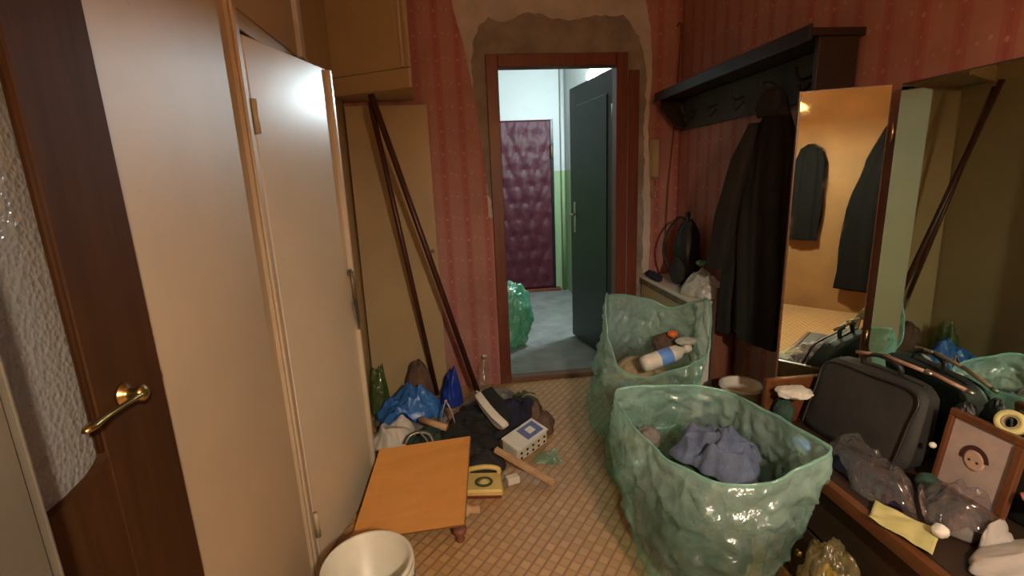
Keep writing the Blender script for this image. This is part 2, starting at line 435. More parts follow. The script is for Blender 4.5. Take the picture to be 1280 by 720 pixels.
def sack(root, center, base_r, rim, mat, hem, seed=0, bulge=.05, amp=.014, N=150, L=64, z0=.012, hem_r=.004, squash=1.0):
    """open plastic sack: ring levels from the floor to a free-form rim; returns body and hem parts of root"""
    off = Vector(root.location)
    R = [p + Vector((nz(p, 9, seed+31), nz(p, 9, seed+32), nz(p, 8, seed+33)))*.012 for p in cr(rim, N, True)]
    a0 = math.atan2(R[0].y-center[1], R[0].x-center[0])
    verts, faces = [], []
    for i in range(L+1):
        t = i/L
        for j in range(N):
            a = a0 + 2*math.pi*j/N
            if t < .12:                                  # floor of the sack curling up
                q = t/.12; rad = (.15+.85*math.sin(q*math.pi/2)); zz = z0 + .045*(1-math.cos(q*math.pi/2))
                p = Vector((center[0]+base_r[0]*rad*math.cos(a), center[1]+base_r[1]*rad*math.sin(a)*squash, zz))
                k = q*.4
            else:
                q = (t-.12)/.88
                b = Vector((center[0]+base_r[0]*math.cos(a), center[1]+base_r[1]*math.sin(a)*squash, z0+.045))
                e = q*q*(3-2*q)*.75 + q*.25
                p = b.lerp(R[j], e); p.z = b.z + (R[j].z-b.z)*q
                p.x += math.cos(a)*bulge*math.sin(q*math.pi); p.y += math.sin(a)*bulge*math.sin(q*math.pi)
                k = .4+.6*min(1, q*3)
                if q > .9: k *= max(0, (1-q)/.1)*.8+.2
            d = Vector((math.cos(a), math.sin(a), 0))
            h = 1.7*(ridge((p.x, p.y, p.z*.5), 3.2, seed+6)-.6) + .9*(ridge((p.x*1.0, p.y, p.z*.55), 7, seed)-.62) + .5*(ridge(p, 15, seed+4)-.6) + 1.1*max(0, ridge((p.x, p.y, p.z*.8), 9, seed+11))**5 - .9*max(0, ridge((p.x, p.y, p.z*.7), 13, seed+13))**6 + .3*nz(p, 34, seed+8)
            p = p + d*amp*h*k; p.z += amp*.5*nz(p, 12, seed+2)*k
            p.z = max(p.z, z0*.5)
            verts.append(p-off)
    for i in range(L):
        for j in range(N):
            faces.append((i*N+j, i*N+(j+1) % N, (i+1)*N+(j+1) % N, (i+1)*N+j))
    faces.append(tuple(reversed(range(N))))
    body = mk('film_body', verts, faces, mat, root, True)
    top = verts[L*N:(L+1)*N]
    hem_o = tube('rolled_hem', top, hem_r, hem, root, 8, True, 1.6)
    hem_o['label'] = 'paler doubled hem of the bag mouth'
    return body

class Pile:
    def __init__(self, z0): self.z0 = z0; self.f = []
    def raw(self, x, y): return max([self.z0]+[f(x, y) for f in self.f])
    def h(self, x, y, e=.018):
        return max(self.raw(x, y), self.raw(x+e, y), self.raw(x-e, y), self.raw(x, y+e), self.raw(x, y-e), self.raw(x+e*.7, y+e*.7), self.raw(x-e*.7, y-e*.7), self.raw(x+e*.7, y-e*.7), self.raw(x-e*.7, y+e*.7))
def drape(name, pile, c, rx, ry, h, mat, seed=0, lob=.28, fold=.5, k=26, ang=.6, nr=26, na=84, edge=.012, smooth=True, parent=None, add=True, off=(0, 0, 0), pw=2.2, jag=0.):
    """garment or bag thrown down: follows what lies under it, creased on top, irregular outline"""
    ca, sa = math.cos(ang), math.sin(ang)
    def outl(a): return 1 + lob*nz((math.cos(a), math.sin(a), 0), 1.5, seed) + lob*.5*nz((math.cos(a), math.sin(a), 0), 3.7, seed+1)
    def thick(x, y):
        dx, dy = (x-c[0])/rx, (y-c[1])/ry
        rr = math.hypot(dx, dy)/max(.3, outl(math.atan2(dy, dx)))
        if rr > 1.0001: return 0
        pr = max(0, 1-rr**pw)**.7
        q = Vector((x, y, 0))
        u = ca*x+sa*y + .07*nz(q, 7, seed+2) + .03*nz(q, 17, seed+3)
        f = (1-abs(math.sin(k*u)))**1.3
        u2 = -sa*x+ca*y + .06*nz(q, 9, seed+4)
        f2 = (1-abs(math.sin(k*.6*u2+1)))**1.5
        t = pr*h*(.72 + .4*nz(q, 6, seed+5) + fold*(.42*f+.3*f2) + jag*nz(q, 40, seed+6))
        return max(t, 0) + edge*min(1, pr*3+.35)
    base = {}
    o = Vector(off); vs = []; bs = []; old = list(pile.f); P0 = Pile(pile.z0); P0.f = old
    for i in range(nr+1):
        q = (i/nr)**.8
        for j in range(na):
            a = 2*math.pi*j/na; R = outl(a)*q*.9995
            x = c[0]+rx*R*math.cos(a); y = c[1]+ry*R*math.sin(a)
            b = P0.h(x, y)+.004
            vs.append(Vector((x, y, b+thick(x, y)))-o); bs.append(Vector((x, y, b))-o)
    n = len(vs); fs = []
    for i in range(nr):
        for j in range(na):
            a0, a1, b1, b0 = i*na+j, i*na+(j+1) % na, (i+1)*na+(j+1) % na, (i+1)*na+j
            fs.append((a0, b0, b1, a1)); fs.append((n+a0, n+a1, n+b1, n+b0))
    for j in range(na):
        a0, a1 = nr*na+j, nr*na+(j+1) % na; fs.append((a0, n+a0, n+a1, a1))
    if add:
        def top(x, y):
            t = thick(x, y); return (P0.h(x, y)+.004+t) if t > 0 else P0.z0
        pile.f.append(top)
    return mk(name, vs+bs, fs, mat, parent, smooth)
def drop(root, pile, gap=.004):
    """lower or lift a thing until it just rests on the pile"""
    bpy.context.view_layer.update()
    m = 9
    for o in [root]+list(root.children_recursive):
        if o.type != 'MESH': continue
        mw = o.matrix_world
        for v in o.data.vertices:
            p = mw @ v.co; m = min(m, p.z-pile.raw(p.x, p.y))
    root.location.z += gap-m
PI = math.pi
D = 3.168         # far wall
XR = 1.48         # right wall
ZC = 2.62         # ceiling

# ================================================================== setting
box('floor', (-1.6, -2.0, -.1), (1.6, D+.07, 0), 'linoleum', None, 0)
struct(bpy.data.objects['floor'], 'brown linoleum printed with small squares')
struct(box('ceiling', (-1.6, -2.0, ZC), (1.6, D+.07, ZC+.08), 'ceiling_white', None, 0))
struct(box('wall_right', (XR, -2.0, 0), (XR+.1, D+.07, ZC), 'wallpaper', None, 0), 'right wall in faded red striped wallpaper')
struct(box('wall_near', (-1.6, -2.1, 0), (1.6, -2.0, ZC), 'orange_wall', None, 0))
struct(box('wall_left', (-.76, -2.0, 0), (-.64, .15, ZC), 'orange_wall', None, 0))
struct(box('wall_left_room', (-1.6, -.4, 0), (-1.5, 1.0, ZC), 'orange_wall', None, 0))
struct(box('wall_left_lintel', (-.76, .15, 2.02), (-.64, .93, ZC), 'cream_old', None, 0))
struct(box('wall_left_back', (-.74, 2.2, 0), (-.645, D+.1, ZC), 'cream_old', None, 0))
OX0, OX1, OZ = .30, 1.05, 2.077
def wall_far():
    bm = bmesh.new()
    for a, b in (((-1.6, D, 0), (OX0-.06, D+.07, ZC)), ((OX1+.06, D, 0), (1.6, D+.07, ZC)), ((OX0-.06, D, OZ+.06), (OX1+.06, D+.07, ZC))):
        r = bmesh.ops.create_cube(bm, size=1)
        for v in r['verts']: v.co = Vector([(a[i]+b[i])/2+v.co[i]*(b[i]-a[i]) for i in range(3)])
    return from_bm('wall_far', bm, 'plaster_light')
wf = struct(wall_far(), 'far wall with bare plaster around the doorway')
def patch(name, pts, d, mat, seed, jit=.012, parent=wf, sub=7):
    """irregular flat layer on the far wall, outline in (x, z)"""
    out = []
    for i in range(len(pts)):
        a, b = Vector(pts[i]), Vector(pts[(i+1) % len(pts)])
        n = max(1, int((b-a).length/.03)) if pts[i][2:] != (0,) else 1
        a2, b2 = a.to_2d(), b.to_2d()
        for k in range(n):
            q = a2.lerp(b2, k/n)
            if k or True:
                j = jit if (n > 1) else 0
                q = q + Vector((nz((q.x, q.y, 0), 19, seed), nz((q.x, q.y, 3), 19, seed)))*j
            out.append(q)
    # XY polygon -> world: x, z ; extruded from wall towards camera
    mt = Matrix(((1, 0, 0, 0), (0, 0, -1, D), (0, 1, 0, 0), (0, 0, 0, 1)))
    return prism(name, out, 0, d, mat, parent, mt)
patch('plaster_patch', [(.235, .0), (.232, 1.2), (.165, 1.5), (.15, 1.9), (.13, 2.12), (.19, 2.30), (.26, 2.36), (.34, 2.33), (.50, 2.39), (.72, 2.34), (.92, 2.36), (1.10, 2.37), (1.20, 2.25), (1.255, 2.05), (1.24, 1.6), (1.25, .9), (1.22, 0), (1.12, 0), (1.12, 2.14), (.24, 2.14)], .003, 'plaster_grey', 4, .018)
patch('wallpaper_sheet', [(-.645, 0), (.232, 0), (.233, 1.16), (.198, 1.17), (.19, 1.45), (.162, 1.80), (.135, 2.0), (.10, 2.2), (.05, 2.40), (.02, ZC), (-.645, ZC)], .004, 'wallpaper', 9, .006)
patch('wallpaper_sheet', [(1.285, 0), (XR, 0), (XR, ZC), (1.20, ZC), (1.235, 2.45), (1.275, 2.3), (1.29, 2.1), (1.27, 1.7), (1.30, 1.2)], .004, 'wallpaper', 13, .008)

# door frame and threshold
fr = bpy.data.objects.new('trim_1', None); C.objects.link(fr); struct(fr, 'dark red painted frame of the entrance doorway')
box('jamb', (OX0-.075, D-.02, 0), (OX0, D+.07, OZ+.075), 'frame_brown', fr)
box('jamb', (OX1, D-.02, 0), (OX1+.075, D+.07, OZ+.075), 'frame_brown', fr)
box('jamb_strip', (OX1+.085, D-.008, 0), (OX1+.155, D-.001, 2.05), 'frame_brown', fr)
box('head', (OX0+.001, D-.018, OZ), (OX1-.001, D+.07, OZ+.075), 'frame_brown', fr)
box('threshold', (OX0+.001, D-.01, 0), (OX1-.001, D+.068, .035), 'threshold_wood', fr, .006)

# landing beyond the door
YL = 5.97
struct(box('floor_landing', (-1.3, D+.07, -.1), (2.6, YL+.1, .0), 'concrete', None, 0))
struct(box('wall_landing_far', (-1.3, YL, 0), (1.34, YL+.1, 2.75), 'landing_paint', None, 0), 'white and pale green landing wall')
struct(box('wall_landing_right', (1.34, 4.55, 0), (1.44, YL+.1, 2.75), 'landing_paint', None, 0))
struct(box('wall_landing_left', (-1.4, D+.07, 0), (-1.3, YL+.1, 2.75), 'landing_paint', None, 0))
struct(box('wall_landing_side', (2.5, D+.07, 0), (2.6, 4.65, 2.75), 'landing_paint', None, 0))
struct(box('wall_landing_return', (1.44, 4.55, 0), (2.6, 4.65, 2.75), 'landing_paint', None, 0))
struct(box('ceiling_landing', (-1.4, D+.07, 2.75), (2.6, YL+.1, 2.83), 'ceiling_white', None, 0))

# padded door of the flat opposite
pd = bpy.data.objects.new('door_2', None); C.objects.link(pd); struct(pd, 'buttoned dark red leatherette door across the landing')
def padded():
    x0, x1, z0, z1 = .33, 1.185, .04, 2.085
    bx, bz = .17, .20
    btn = []
    for r in range(-1, 12):
        for c in range(-1, 8):
            x = x0+.07+c*bx+(bx/2 if r % 2 else 0); z = z0+.09+r*bz
            if x0+.03 < x < x1-.03 and z0+.03 < z < z1-.03: btn.append((x, z))
    nu, nv = 96, 200; vs, fs = [], []
    for i in range(nv+1):
        for j in range(nu+1):
            x = x0+(x1-x0)*j/nu; z = z0+(z1-z0)*i/nv
            d = min(math.hypot(x-a, z-b) for a, b in btn)
            # crease along the diagonals that join the buttons
            u = (x-x0-.07)/bx; v = (z-z0-.09)/(2*bz)
            cre = min(abs(((u+v)+.5) % 1-.5), abs(((u-v)+.5) % 1-.5))
            h = .019*(1-math.exp(-(d/.05)**1.6))*(.72+.28*min(1, cre/.3)) + .004*nz((x, z, 0), 16, 2)
            e = min(x-x0, x1-x, z-z0, z1-z); h *= min(1, e/.02)
            vs.append((x, YL-.05-h, z))
    for i in range(nv):
        for j in range(nu):
            a = i*(nu+1)+j; fs.append((a, a+1, a+nu+2, a+nu+1))
    mk('padding', vs, fs, 'leatherette', pd, True)
    box('leaf', (x0, YL-.05, z0), (x1, YL-.002, z1), 'leatherette', pd, 0)
    me = None
    for (x, z) in btn:
        if me is None:
            b0 = ball('button', (0, 0, 0), (.011, .007, .011), 'leatherette', pd, 1); me = b0.data; b = b0
        else:
            b = bpy.data.objects.new('button', me); C.objects.link(b); b.parent = pd
        b.location = (x, YL-.057, z)
    tube('handle', [(1.155, YL-.08, 1.80), (1.155, YL-.13, 1.78), (1.155, YL-.13, 1.66), (1.155, YL-.08, 1.64)], .013, 'rust_metal', pd)
    box('edge_strip', (x1-.035, YL-.092, z0), (x1, YL-.05, z1), 'phone_black', pd, .004)
    box('sill', (x0-.05, YL-.1, 0), (x1+.06, YL-.001, .035), 'frame_brown', pd)
padded()
# steel entrance door swung out on to the landing
md = bpy.data.objects.new('door_3', None); C.objects.link(md); struct(md, 'dark grey steel entrance door swung out on to the landing')
md.location = (1.08, D+.13, 0)
md.rotation_euler.z = math.atan2(4.07-(D+.13), .957-1.08)
box('leaf', (0, -.05, .02), (.775, 0, 2.10), 'metal_door', md, .006)
box('raised_panel', (.09, 0, .22), (.64, .008, 1.95), 'metal_door', md, .004)
box('lock_plate', (.66, .0, .95), (.70, .006, 1.2), 'steel', md, .002)
tube('lever', [(.68, .006, 1.1), (.68, .05, 1.1), (.60, .055, 1.1)], .010, 'steel', md)
for z in (.35, 1.75): tube('hinge', [(-.005, .008, z), (-.005, .008, z+.12)], .012, 'steel', md)
# white painted pipe in the landing corner
tag(tube('riser_pipe', [(1.30, 5.90, 0.0), (1.30, 5.90, 2.75)], .022, 'landing_paint', None, 12), 'thin painted riser pipe in the corner of the landing beside the padded door', 'pipe')

# landing bulb
lb = thing('landing_lamp', 'bare glowing white bulb hanging on the landing above the steel door', 'lamp', (1.19, 4.2, 2.222))
ball('bulb', (0, 0, 0), .05, 'bulb_cold', lb, 3)
lathe('lamp_holder', [(.014, .047), (.02, .055), (.02, .10), (.008, .11)], 'lamp_cord', lb, 16)
tube('cord', [(0, 0, .11), (0, 0, .48)], .004, 'lamp_cord', lb, 8)

# ================================================================== left side
# frosted-glass door standing open on the left
d1 = bpy.data.objects.new('door_1', None); C.objects.link(d1); struct(d1, 'dark brown room door with a pebbled glass light')
TD = .038
d1.location = (-.575-TD/2, .922, 0); d1.rotation_euler.z = math.radians(-91)
def door1():
    # local x runs from the free edge to the hinge edge, local y = thickness, front (hall side) at +y
    W, H_, ST, T = .76, 2.0, .165, TD
    gz0, gz1, gx1 = .978, 1.635, .60
    mt = Matrix(((1, 0, 0, 0), (0, 0, 1, -T/2), (0, 1, 0, 0), (0, 0, 0, 1)))
    box('stile', (0, -T/2, .008), (ST, T/2, H_), 'door_brown', d1, .003)
    box('stile', (gx1, -T/2, .008), (W, T/2, H_), 'door_brown', d1, .003)
    box('top_rail', (ST+.0005, -T/2, gz1), (gx1-.0005, T/2, H_), 'door_brown', d1, .002)
    prism('bottom_panel', [(ST+.0005, .008), (gx1-.0005, .008), (gx1-.0005, gz0+.012), (gx1-.03, gz0-.002), (gx1-.1, gz0-.004), (ST+.15, gz0-.004), (ST+.07, gz0-.001), (ST+.03, gz0+.006), (ST+.012, gz0+.014), (ST+.0005, gz0+.022)], 0, T, 'door_brown', d1, mt)
    box('glass_pane', (ST+.0005, -.003, gz0-.003), (gx1-.0005, .003, gz1-.0005), 'pebbled_glass', d1, 0)
    tube('glazing_bead', [(ST+.002, T/2-.006, gz0+.03), (ST+.002, T/2-.006, gz1)], .005, 'door_brown', d1, 6)
    hx, hz = .105, 1.076
    h = lathe('handle', [(.020, 0), (.020, .004), (.011, .008), (.009, .02), (.013, .024), (.014, .032), (.008, .037), (.002, .038)], 'brass', d1, 24, (hx, T/2, hz), Matrix.Rotation(-PI/2, 4, 'X'))
    tube('lever', cr([(hx, T/2+.030, hz), (hx+.04, T/2+.033, hz+.002), (hx+.09, T/2+.033, hz+.002), (hx+.135, T/2+.036, hz+.002)], 14), [.007]*4+[.006, .005, .005, .005, .005, .006, .008, .009, .008, .004], 'brass', h, 10, flat=.7)
    box('latch_bolt', (-.012, -.004, hz-.018), (-.0005, .012, hz-.004), 'rust_metal', d1, .001)
door1()
gb = thing('grey_board', 'tall grey painted board standing against the glazed brown door, cut by the left picture edge', 'board', (-.53, .432, 0))
box('board_panel', (-.028, -.10, .002), (.022, .1165, 2.0), 'grey_paint', gb, .004)
box('edge_band', (-.028, .117, .002), (.028, .121, 2.0), 'grey_paint', gb, .001)

# built-in wardrobe
wd = thing('built_in_wardrobe', 'cream painted built-in wardrobe along the left wall with one door ajar', 'wardrobe', (-.61, 1.6, 0))
def W(name, a, b, mat, bev=.003, parent=wd): return box(name, a, b, mat, parent, bev, None, wd.location)
W('fixed_panel', (-.64, .93, .0), (-.612, 1.555, 2.6), 'cream_paint')
W('frame_post', (-.66, 1.556, 0), (-.598, 1.612, 2.6), 'cream_paint', .005)
W('edge_bead', (-.597, 1.545, 0), (-.586, 1.572, 2.6), 'cream_paint', .004)
W('top_rail', (-.655, 1.613, 1.875), (-.615, 2.16, 1.93), 'cream_old')
W('overhead_door', (-.645, 1.62, 1.935), (-.618, 2.24, 2.6), 'cream_paint')
W('far_post', (-.70, 2.165, 0), (-.625, 2.20, 1.93), 'cream_old')
W('far_post', (-.69, 2.245, 1.935), (-.60, 2.30, 2.6), 'plaster_light')
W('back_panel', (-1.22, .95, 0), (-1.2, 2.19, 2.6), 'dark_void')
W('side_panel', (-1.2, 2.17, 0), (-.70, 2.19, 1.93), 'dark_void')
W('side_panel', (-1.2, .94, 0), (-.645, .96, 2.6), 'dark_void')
W('shelf', (-1.19, 1.62, 1.2), (-.70, 2.16, 1.22), 'cream_old')
# the ajar leaf
hx, hy = -.600, 1.615; fx, fy = -.473, 2.10
ang = math.atan2(fy-hy, fx-hx); LW = math.hypot(fx-hx, fy-hy)
Mh = Matrix.Translation(Vector((hx, hy, 0))-Vector(wd.location)) @ Matrix.Rotation(ang, 4, 'Z')
leaf = box('closet_door', (0.004, .0, .012), (LW-.018, .022, 1.852), 'cream_door', wd, .003, Mh)
box('edge_strip', (LW-.0175, -.016, .012), (LW, .026, 1.85), 'cream_door', leaf, .003, Mh)
for z in (.19, 1.62):
    tube('hinge', [Mh @ Vector((.0, -.010, z-.05)), Mh @ Vector((.0, -.010, z+.05))], .009, 'ivory_plastic', leaf, 10)
hs = box('hasp_staple', (LW-.045, -.012, 1.035), (LW-.012, -.0045, 1.06), 'rust_metal', leaf, .002, Mh)
tube('hasp_wire', [Mh @ Vector(p) for p in ((LW-.030, -.014, 1.045), (LW-.034, -.02, 1.0), (LW-.032, -.018, .93))], .008, 'rust_metal', leaf, 8)
tube('hasp_wire', [Mh @ Vector(p) for p in ((LW-.018, -.014, 1.05), (LW-.020, -.02, 1.0), (LW-.024, -.018, .93))], .006, 'rust_metal', leaf, 8)
prism('hasp_plate', [(-.028, 0), (.010, .004), (.014, -.10), (.002, -.135), (-.008, -.13)], 0, .006, 'steel', leaf, Mh @ Matrix.Translation((LW-.026, -.016, .925)) @ Matrix.Rotation(PI/2, 4, 'X'))

# overhead cupboard above the niche
an = thing('overhead_cupboard', 'old beige overhead cupboard under the ceiling in the far left corner', 'cupboard', (-.4, 2.8, 1.9))
pl = [(-.64, 2.95), (-.19, 2.70), (-.222, D-.005), (-.64, D-.005)]
prism('carcass', [(x+.4, y-2.8) for x, y in pl], .0, .7, 'cream_old', an, None)
fa = math.atan2(2.70-2.95, -.19+.64); FL = math.hypot(.45, .25)
Mf = Matrix.Translation(Vector((-.64, 2.95, 1.9))-Vector(an.location)) @ Matrix.Rotation(fa, 4, 'Z')
box('bottom_rail', (0, -.022, -.01), (FL, 0, .085), 'cream_old', an, .004, Mf)
box('front_door', (.0, -.012, .088), (FL-.085, 0, .70), 'cream_old', an, .003, Mf)
box('stile', (FL-.082, -.018, .088), (FL-.052, 0, .70), 'cream_old', an, .004, Mf)
box('stile_bead', (FL-.048, -.028, .088), (FL-.03, 0, .70), 'cream_paint', an, .005, Mf)
box('end_strip', (FL-.028, -.014, .088), (FL, 0, .70), 'cream_old', an, .003, Mf)

# leaning slab
sl = thing('door_slab', 'pale beige flush door slab leaning against the far left wall', 'door slab', (-.39, 3.1, 0))
Ms = Matrix.Rotation(math.radians(-1.2), 4, 'X')
box('slab_face', (-.245, -.014, .004), (.245, .014, 1.87), 'cream_old', sl, .003, Ms)
lathe('keyhole_plate', [(.012, 0), (.012, .003), (.004, .0035)], 'rust_metal', sl, 16, (.215, -.022, .98), Matrix.Rotation(PI/2, 4, 'X'))

# ================================================================== junk heap
HP = Pile(0.0)
tag(drape('work_jacket', HP, (.13, 2.64), .25, .24, .075, 'charcoal_cloth', 33, ang=.9), 'grey black jacket spread under the doorway side of the heap', 'clothing')
tag(drape('grey_blanket', HP, (-.35, 2.72), .21, .20, .115, 'grey_cloth', 39, .2, ang=.2), 'grey blanket lump underneath the bright blue bag', 'blanket')
tag(drape('black_jacket', HP, (-.05, 2.37), .21, .16, .12, 'black_cloth', 29, ang=1.9), 'black jacket heaped under the sneaker', 'clothing')
tag(drape('charcoal_trousers', HP, (.05, 2.15), .105, .085, .075, 'charcoal_cloth', 31, .2, ang=.3), 'charcoal trousers bunched on the floor behind the orange board', 'clothing')
tag(drape('white_bundle', HP, (-.44, 2.45), .125, .125, .12, 'white_cloth', 25, .2, .8, 30, .4), 'dirty white cloth bundle beside the ajar wardrobe door', 'cloth')
tag(drape('green_cardigan', HP, (-.26, 2.33), .10, .09, .075, 'darkgreen_cloth', 27, .2, ang=2.2), 'dark green garment crumpled between the white bundle and black jacket', 'clothing')
tag(drape('carrier_bag', HP, (-.365, 2.66), .19, .125, .085, 'film_blue', 3, .3, 1.0, 34, .35, nr=22, na=64, jag=.12), 'bright blue crumpled plastic bag lying flat on top of the heap', 'bag')
tag(drape('brown_bundle', HP, (-.32, 2.96), .10, .085, .25, 'brown_cloth', 17, .15, .4, 22, .5, pw=3), 'brown cloth bundle behind the blue bags', 'cloth')
tag(drape('carrier_bag', HP, (-.12, 2.91), .075, .07, .21, 'film_royal', 11, .2, .8, 40, 1.2, nr=22, na=60, pw=2.6, jag=.1), 'royal blue plastic bag propped between the two dark poles', 'bag')
tag(drape('garbage_bag', HP, (-.565, 2.90), .06, .10, .30, 'film_olive', 21, .15, .6, 40, .9, nr=22, na=60, pw=3, jag=.1), 'dark green plastic bag in the corner behind the ajar wardrobe door', 'bag')
tag(drape('old_boot', HP, (.40, 2.50), .075, .105, .075, 'brown_cloth', 35, .25, .6, 40, 1.1), 'flattened brown boot at the right end of the heap', 'shoe')
tag(drape('knit_cap', HP, (.36, 2.80), .085, .08, .06, 'olive_cloth', 37, .2, .7, 40, .3), 'dark olive knit cap lying against the door frame', 'hat')
tag(drape('blue_black_sweater', HP, (.24, 2.55), .13, .11, .06, 'navy_cloth', 43, .3, .8, 34, 2.4), 'dark navy sweater over the grey black jacket beside the sneaker', 'clothing')
tag(drape('floor_rag', HP, (.17, 2.93), .12, .085, .055, 'grey_cloth', 41, .25, .8, 34, 1.4), 'small grey rag at the foot of the longer pole', 'cloth')
tag(drape('plastic_wrap', HP, (.13, 2.75), .14, .10, .045, 'film_clear', 45, .35, 1.0, 46, .8, nr=18, na=44, smooth=False, jag=.4, add=False), 'crumpled clear plastic wrap over the middle of the heap near the pole foot', 'plastic wrap')
pb = thing('clear_bottle', 'clear plastic bottle leaning at the foot of the longer pole', 'bottle', (.085, 2.955, .15))
pb.rotation_euler = (math.radians(-35), math.radians(10), 0)
lathe('bottle_body', [(.004, 0), (.034, .004), (.036, .02), (.033, .07), (.036, .13), (.03, .16), (.014, .19), (.013, .205)], 'film_clear', pb, 24)
lathe('cap', [(.015, .206), (.016, .209), (.016, .222), (.006, .224)], 'white_plastic', pb, 18)
drop(pb, HP)
# two dark poles
tag(tube('long_pole', [(-.405, 2.69, 1.86), (.058, 2.865, HP.h(.058, 2.865)+.02)], .017, 'pole_wood', None, 10), 'longer dark red pole leaning across, its foot reaching furthest right into the junk heap', 'pole', 'dark poles leaning in the corner')
tag(tube('long_pole', [(-.42, 2.735, 1.83), (-.215, 3.03, HP.h(-.215, 3.03)+.02)], .015, 'pole_wood', None, 10), 'dark pole leaning closer to the beige slab, behind the other pole', 'pole', 'dark poles leaning in the corner')

# boot loop / strap ring on the right of the heap
ls = tag(tube('leather_strap', cr([(.30, 2.54, .16), (.33, 2.49, .20), (.38, 2.45, .19), (.405, 2.43, .15), (.40, 2.44, .13)], 24), .011, 'tan_cloth', None, 8, flat=.5), 'tan leather strap loop over the brown boot', 'strap')
drop(ls, HP)
# sneaker
def sneaker(loc, rot):
    t = thing('sneaker', 'black sneaker with thick white sole lying on its side on the heap', 'shoe', loc); t.rotation_euler = rot
    prof = []
    for i in range(40):
        a = i/40*2*PI; x = math.cos(a)*.135; y = math.sin(a)*(.046 - .010*math.cos(a+.3)*0 + .008*math.cos(a) - .010*math.sin(a*1)**2*math.cos(2*a+PI))
        prof.append((x, y - .006*math.cos(a*2)))
    def outline(s): return [(x*s, y*s) for x, y in prof]
    so = []
    nP = len(prof)
    for z, sc in ((0, .97), (.006, 1.0), (.036, 1.0), (.040, .97)):
        so += [(x*sc, y*sc*1.08, z + 1.3*max(0, abs(x)-.05)**2*(1.6 if x > 0 else .8)) for x, y in prof]
    sf = [(i*nP+j, i*nP+(j+1) % nP, (i+1)*nP+(j+1) % nP, (i+1)*nP+j) for i in range(3) for j in range(nP)]
    sf += [tuple(reversed(range(nP))), tuple(range(3*nP, 4*nP))]
    mk('sole', so, sf, 'rubber_white', t, False)
    rows = []
    for z, s, dx, cut in ((.031, .97, 0, 0), (.05, .96, 0, 0), (.066, .86, -.008, .2), (.078, .74, -.022, .5), (.092, .56, -.048, .8), (.104, .46, -.058, 1)):
        rows.append([(x*s+dx, y*(s if s > .8 else s*1.12), z + .010 + 1.3*max(0, abs(x)-.05)**2*(1.6 if x > 0 else .8)*s) for x, y in prof])
    vs = [p for r in rows for p in r]; n = len(prof)
    fs = [(i*n+j, i*n+(j+1) % n, (i+1)*n+(j+1) % n, (i+1)*n+j) for i in range(len(rows)-1) for j in range(n)]
    fs.append(tuple(range((len(rows)-1)*n, len(rows)*n)))
    mk('upper', vs, fs, 'black_cloth', t, True)
    for k in range(4):
        x = .055-.022*k; z = .082+.0085*k
        tube('lace', [(x, -.022, z), (x-.002, 0, z+.009), (x, .022, z)], .003, 'grey_cloth', t, 6)
    return t
sn = sneaker((.085, 2.40, .25), (math.radians(-66), math.radians(24), math.radians(-58))); drop(sn, HP, .012)
# hand saw handle / tongs and sticks
tg = thing('metal_tongs', 'grey steel tongs standing open above the black jacket', 'tongs', (-.135, 2.44, .16))
tube('arm', cr([(-.03, -.02, .0), (-.02, .0, .06), (0, .02, .11)], 10), .008, 'steel', tg, 8, flat=.5)
tube('arm', cr([(.045, -.02, -.005), (.03, .0, .06), (.004, .02, .112)], 10), .008, 'steel', tg, 8, flat=.5)
ball('pivot', (.002, .02, .113), .011, 'steel', tg, 2); drop(tg, HP)
th_ = tag(tube('tool_handle', [(-.27, 2.40, .245), (-.13, 2.30, .235)], [.016, .018], 'light_wood', None, 12), 'short round wooden tool handle lying in front of the blue bag', 'handle'); drop(th_, HP, .04)
pn = thing('pan_lid', 'shiny curved steel pan rim sticking out beside the white bundle', 'pan', (-.27, 2.29, .165))
tube('rim', cr([(-.075, -.02, -.01), (-.05, .01, .018), (0, .02, .026), (.05, .01, .012), (.07, -.02, -.02)], 20), .010, 'steel', pn, 8, flat=.5)
tube('wire_handle', cr([(.0, .018, .026), (.03, -.01, .0), (.045, -.03, -.02)], 10), .006, 'steel', pn, 8); drop(pn, HP)
# white perforated box with a blue print
wb = thing('perforated_box', 'small white plastic box with blue print and round holes beside the sneaker', 'box', (.275, 2.295, .008))
wb.rotation_euler = (math.radians(10), math.radians(-8), math.radians(36))
box('shell', (-.11, -.06, 0), (.11, .06, .085), 'white_plastic', wb, .008)
box('rim_lip', (-.114, -.064, .0855), (.114, .064, .094), 'white_plastic', wb, .003)
box('blue_window', (-.02, -.045, .0945), (.095, .045, .0965), 'blue_print', wb, .001)
box('pale_print', (.015, -.022, .097), (.06, .022, .0975), 'white_plastic', wb, 0)
hm = None
for z in (.025, .058):
    for k in range(5):
        x = -.085+.042*k
        if hm is None:
            h0 = lathe('hole', [(.0075, 0), (.0075, .002), (.002, .0022)], 'phone_black', wb, 12, (0, 0, 0), Matrix.Rotation(PI/2, 4, 'X')); hm = h0.data; h = h0
        else:
            h = bpy.data.objects.new('hole', hm); C.objects.link(h); h.parent = wb
        h.location = (x, -.0605, z)
tag(box('wooden_lath', (-.165, -.014, -.011), (.165, .014, .011), 'light_wood', None, .002, Matrix.Translation((.235, 2.03, .07)) @ Matrix.Rotation(math.radians(-36), 4, 'Z') @ Matrix.Rotation(math.radians(16.5), 4, 'Y')), 'pale wooden lath propped on the white box, its end on the linoleum', 'lath')
tag(box('small_carton', (-.03, -.02, 0), (.03, .02, .035), 'white_plastic', None, .003, Matrix.Translation((.175, 2.005, .006)) @ Matrix.Rotation(.3, 4, 'Z')), 'tiny white carton on the floor under the wooden lath', 'box')
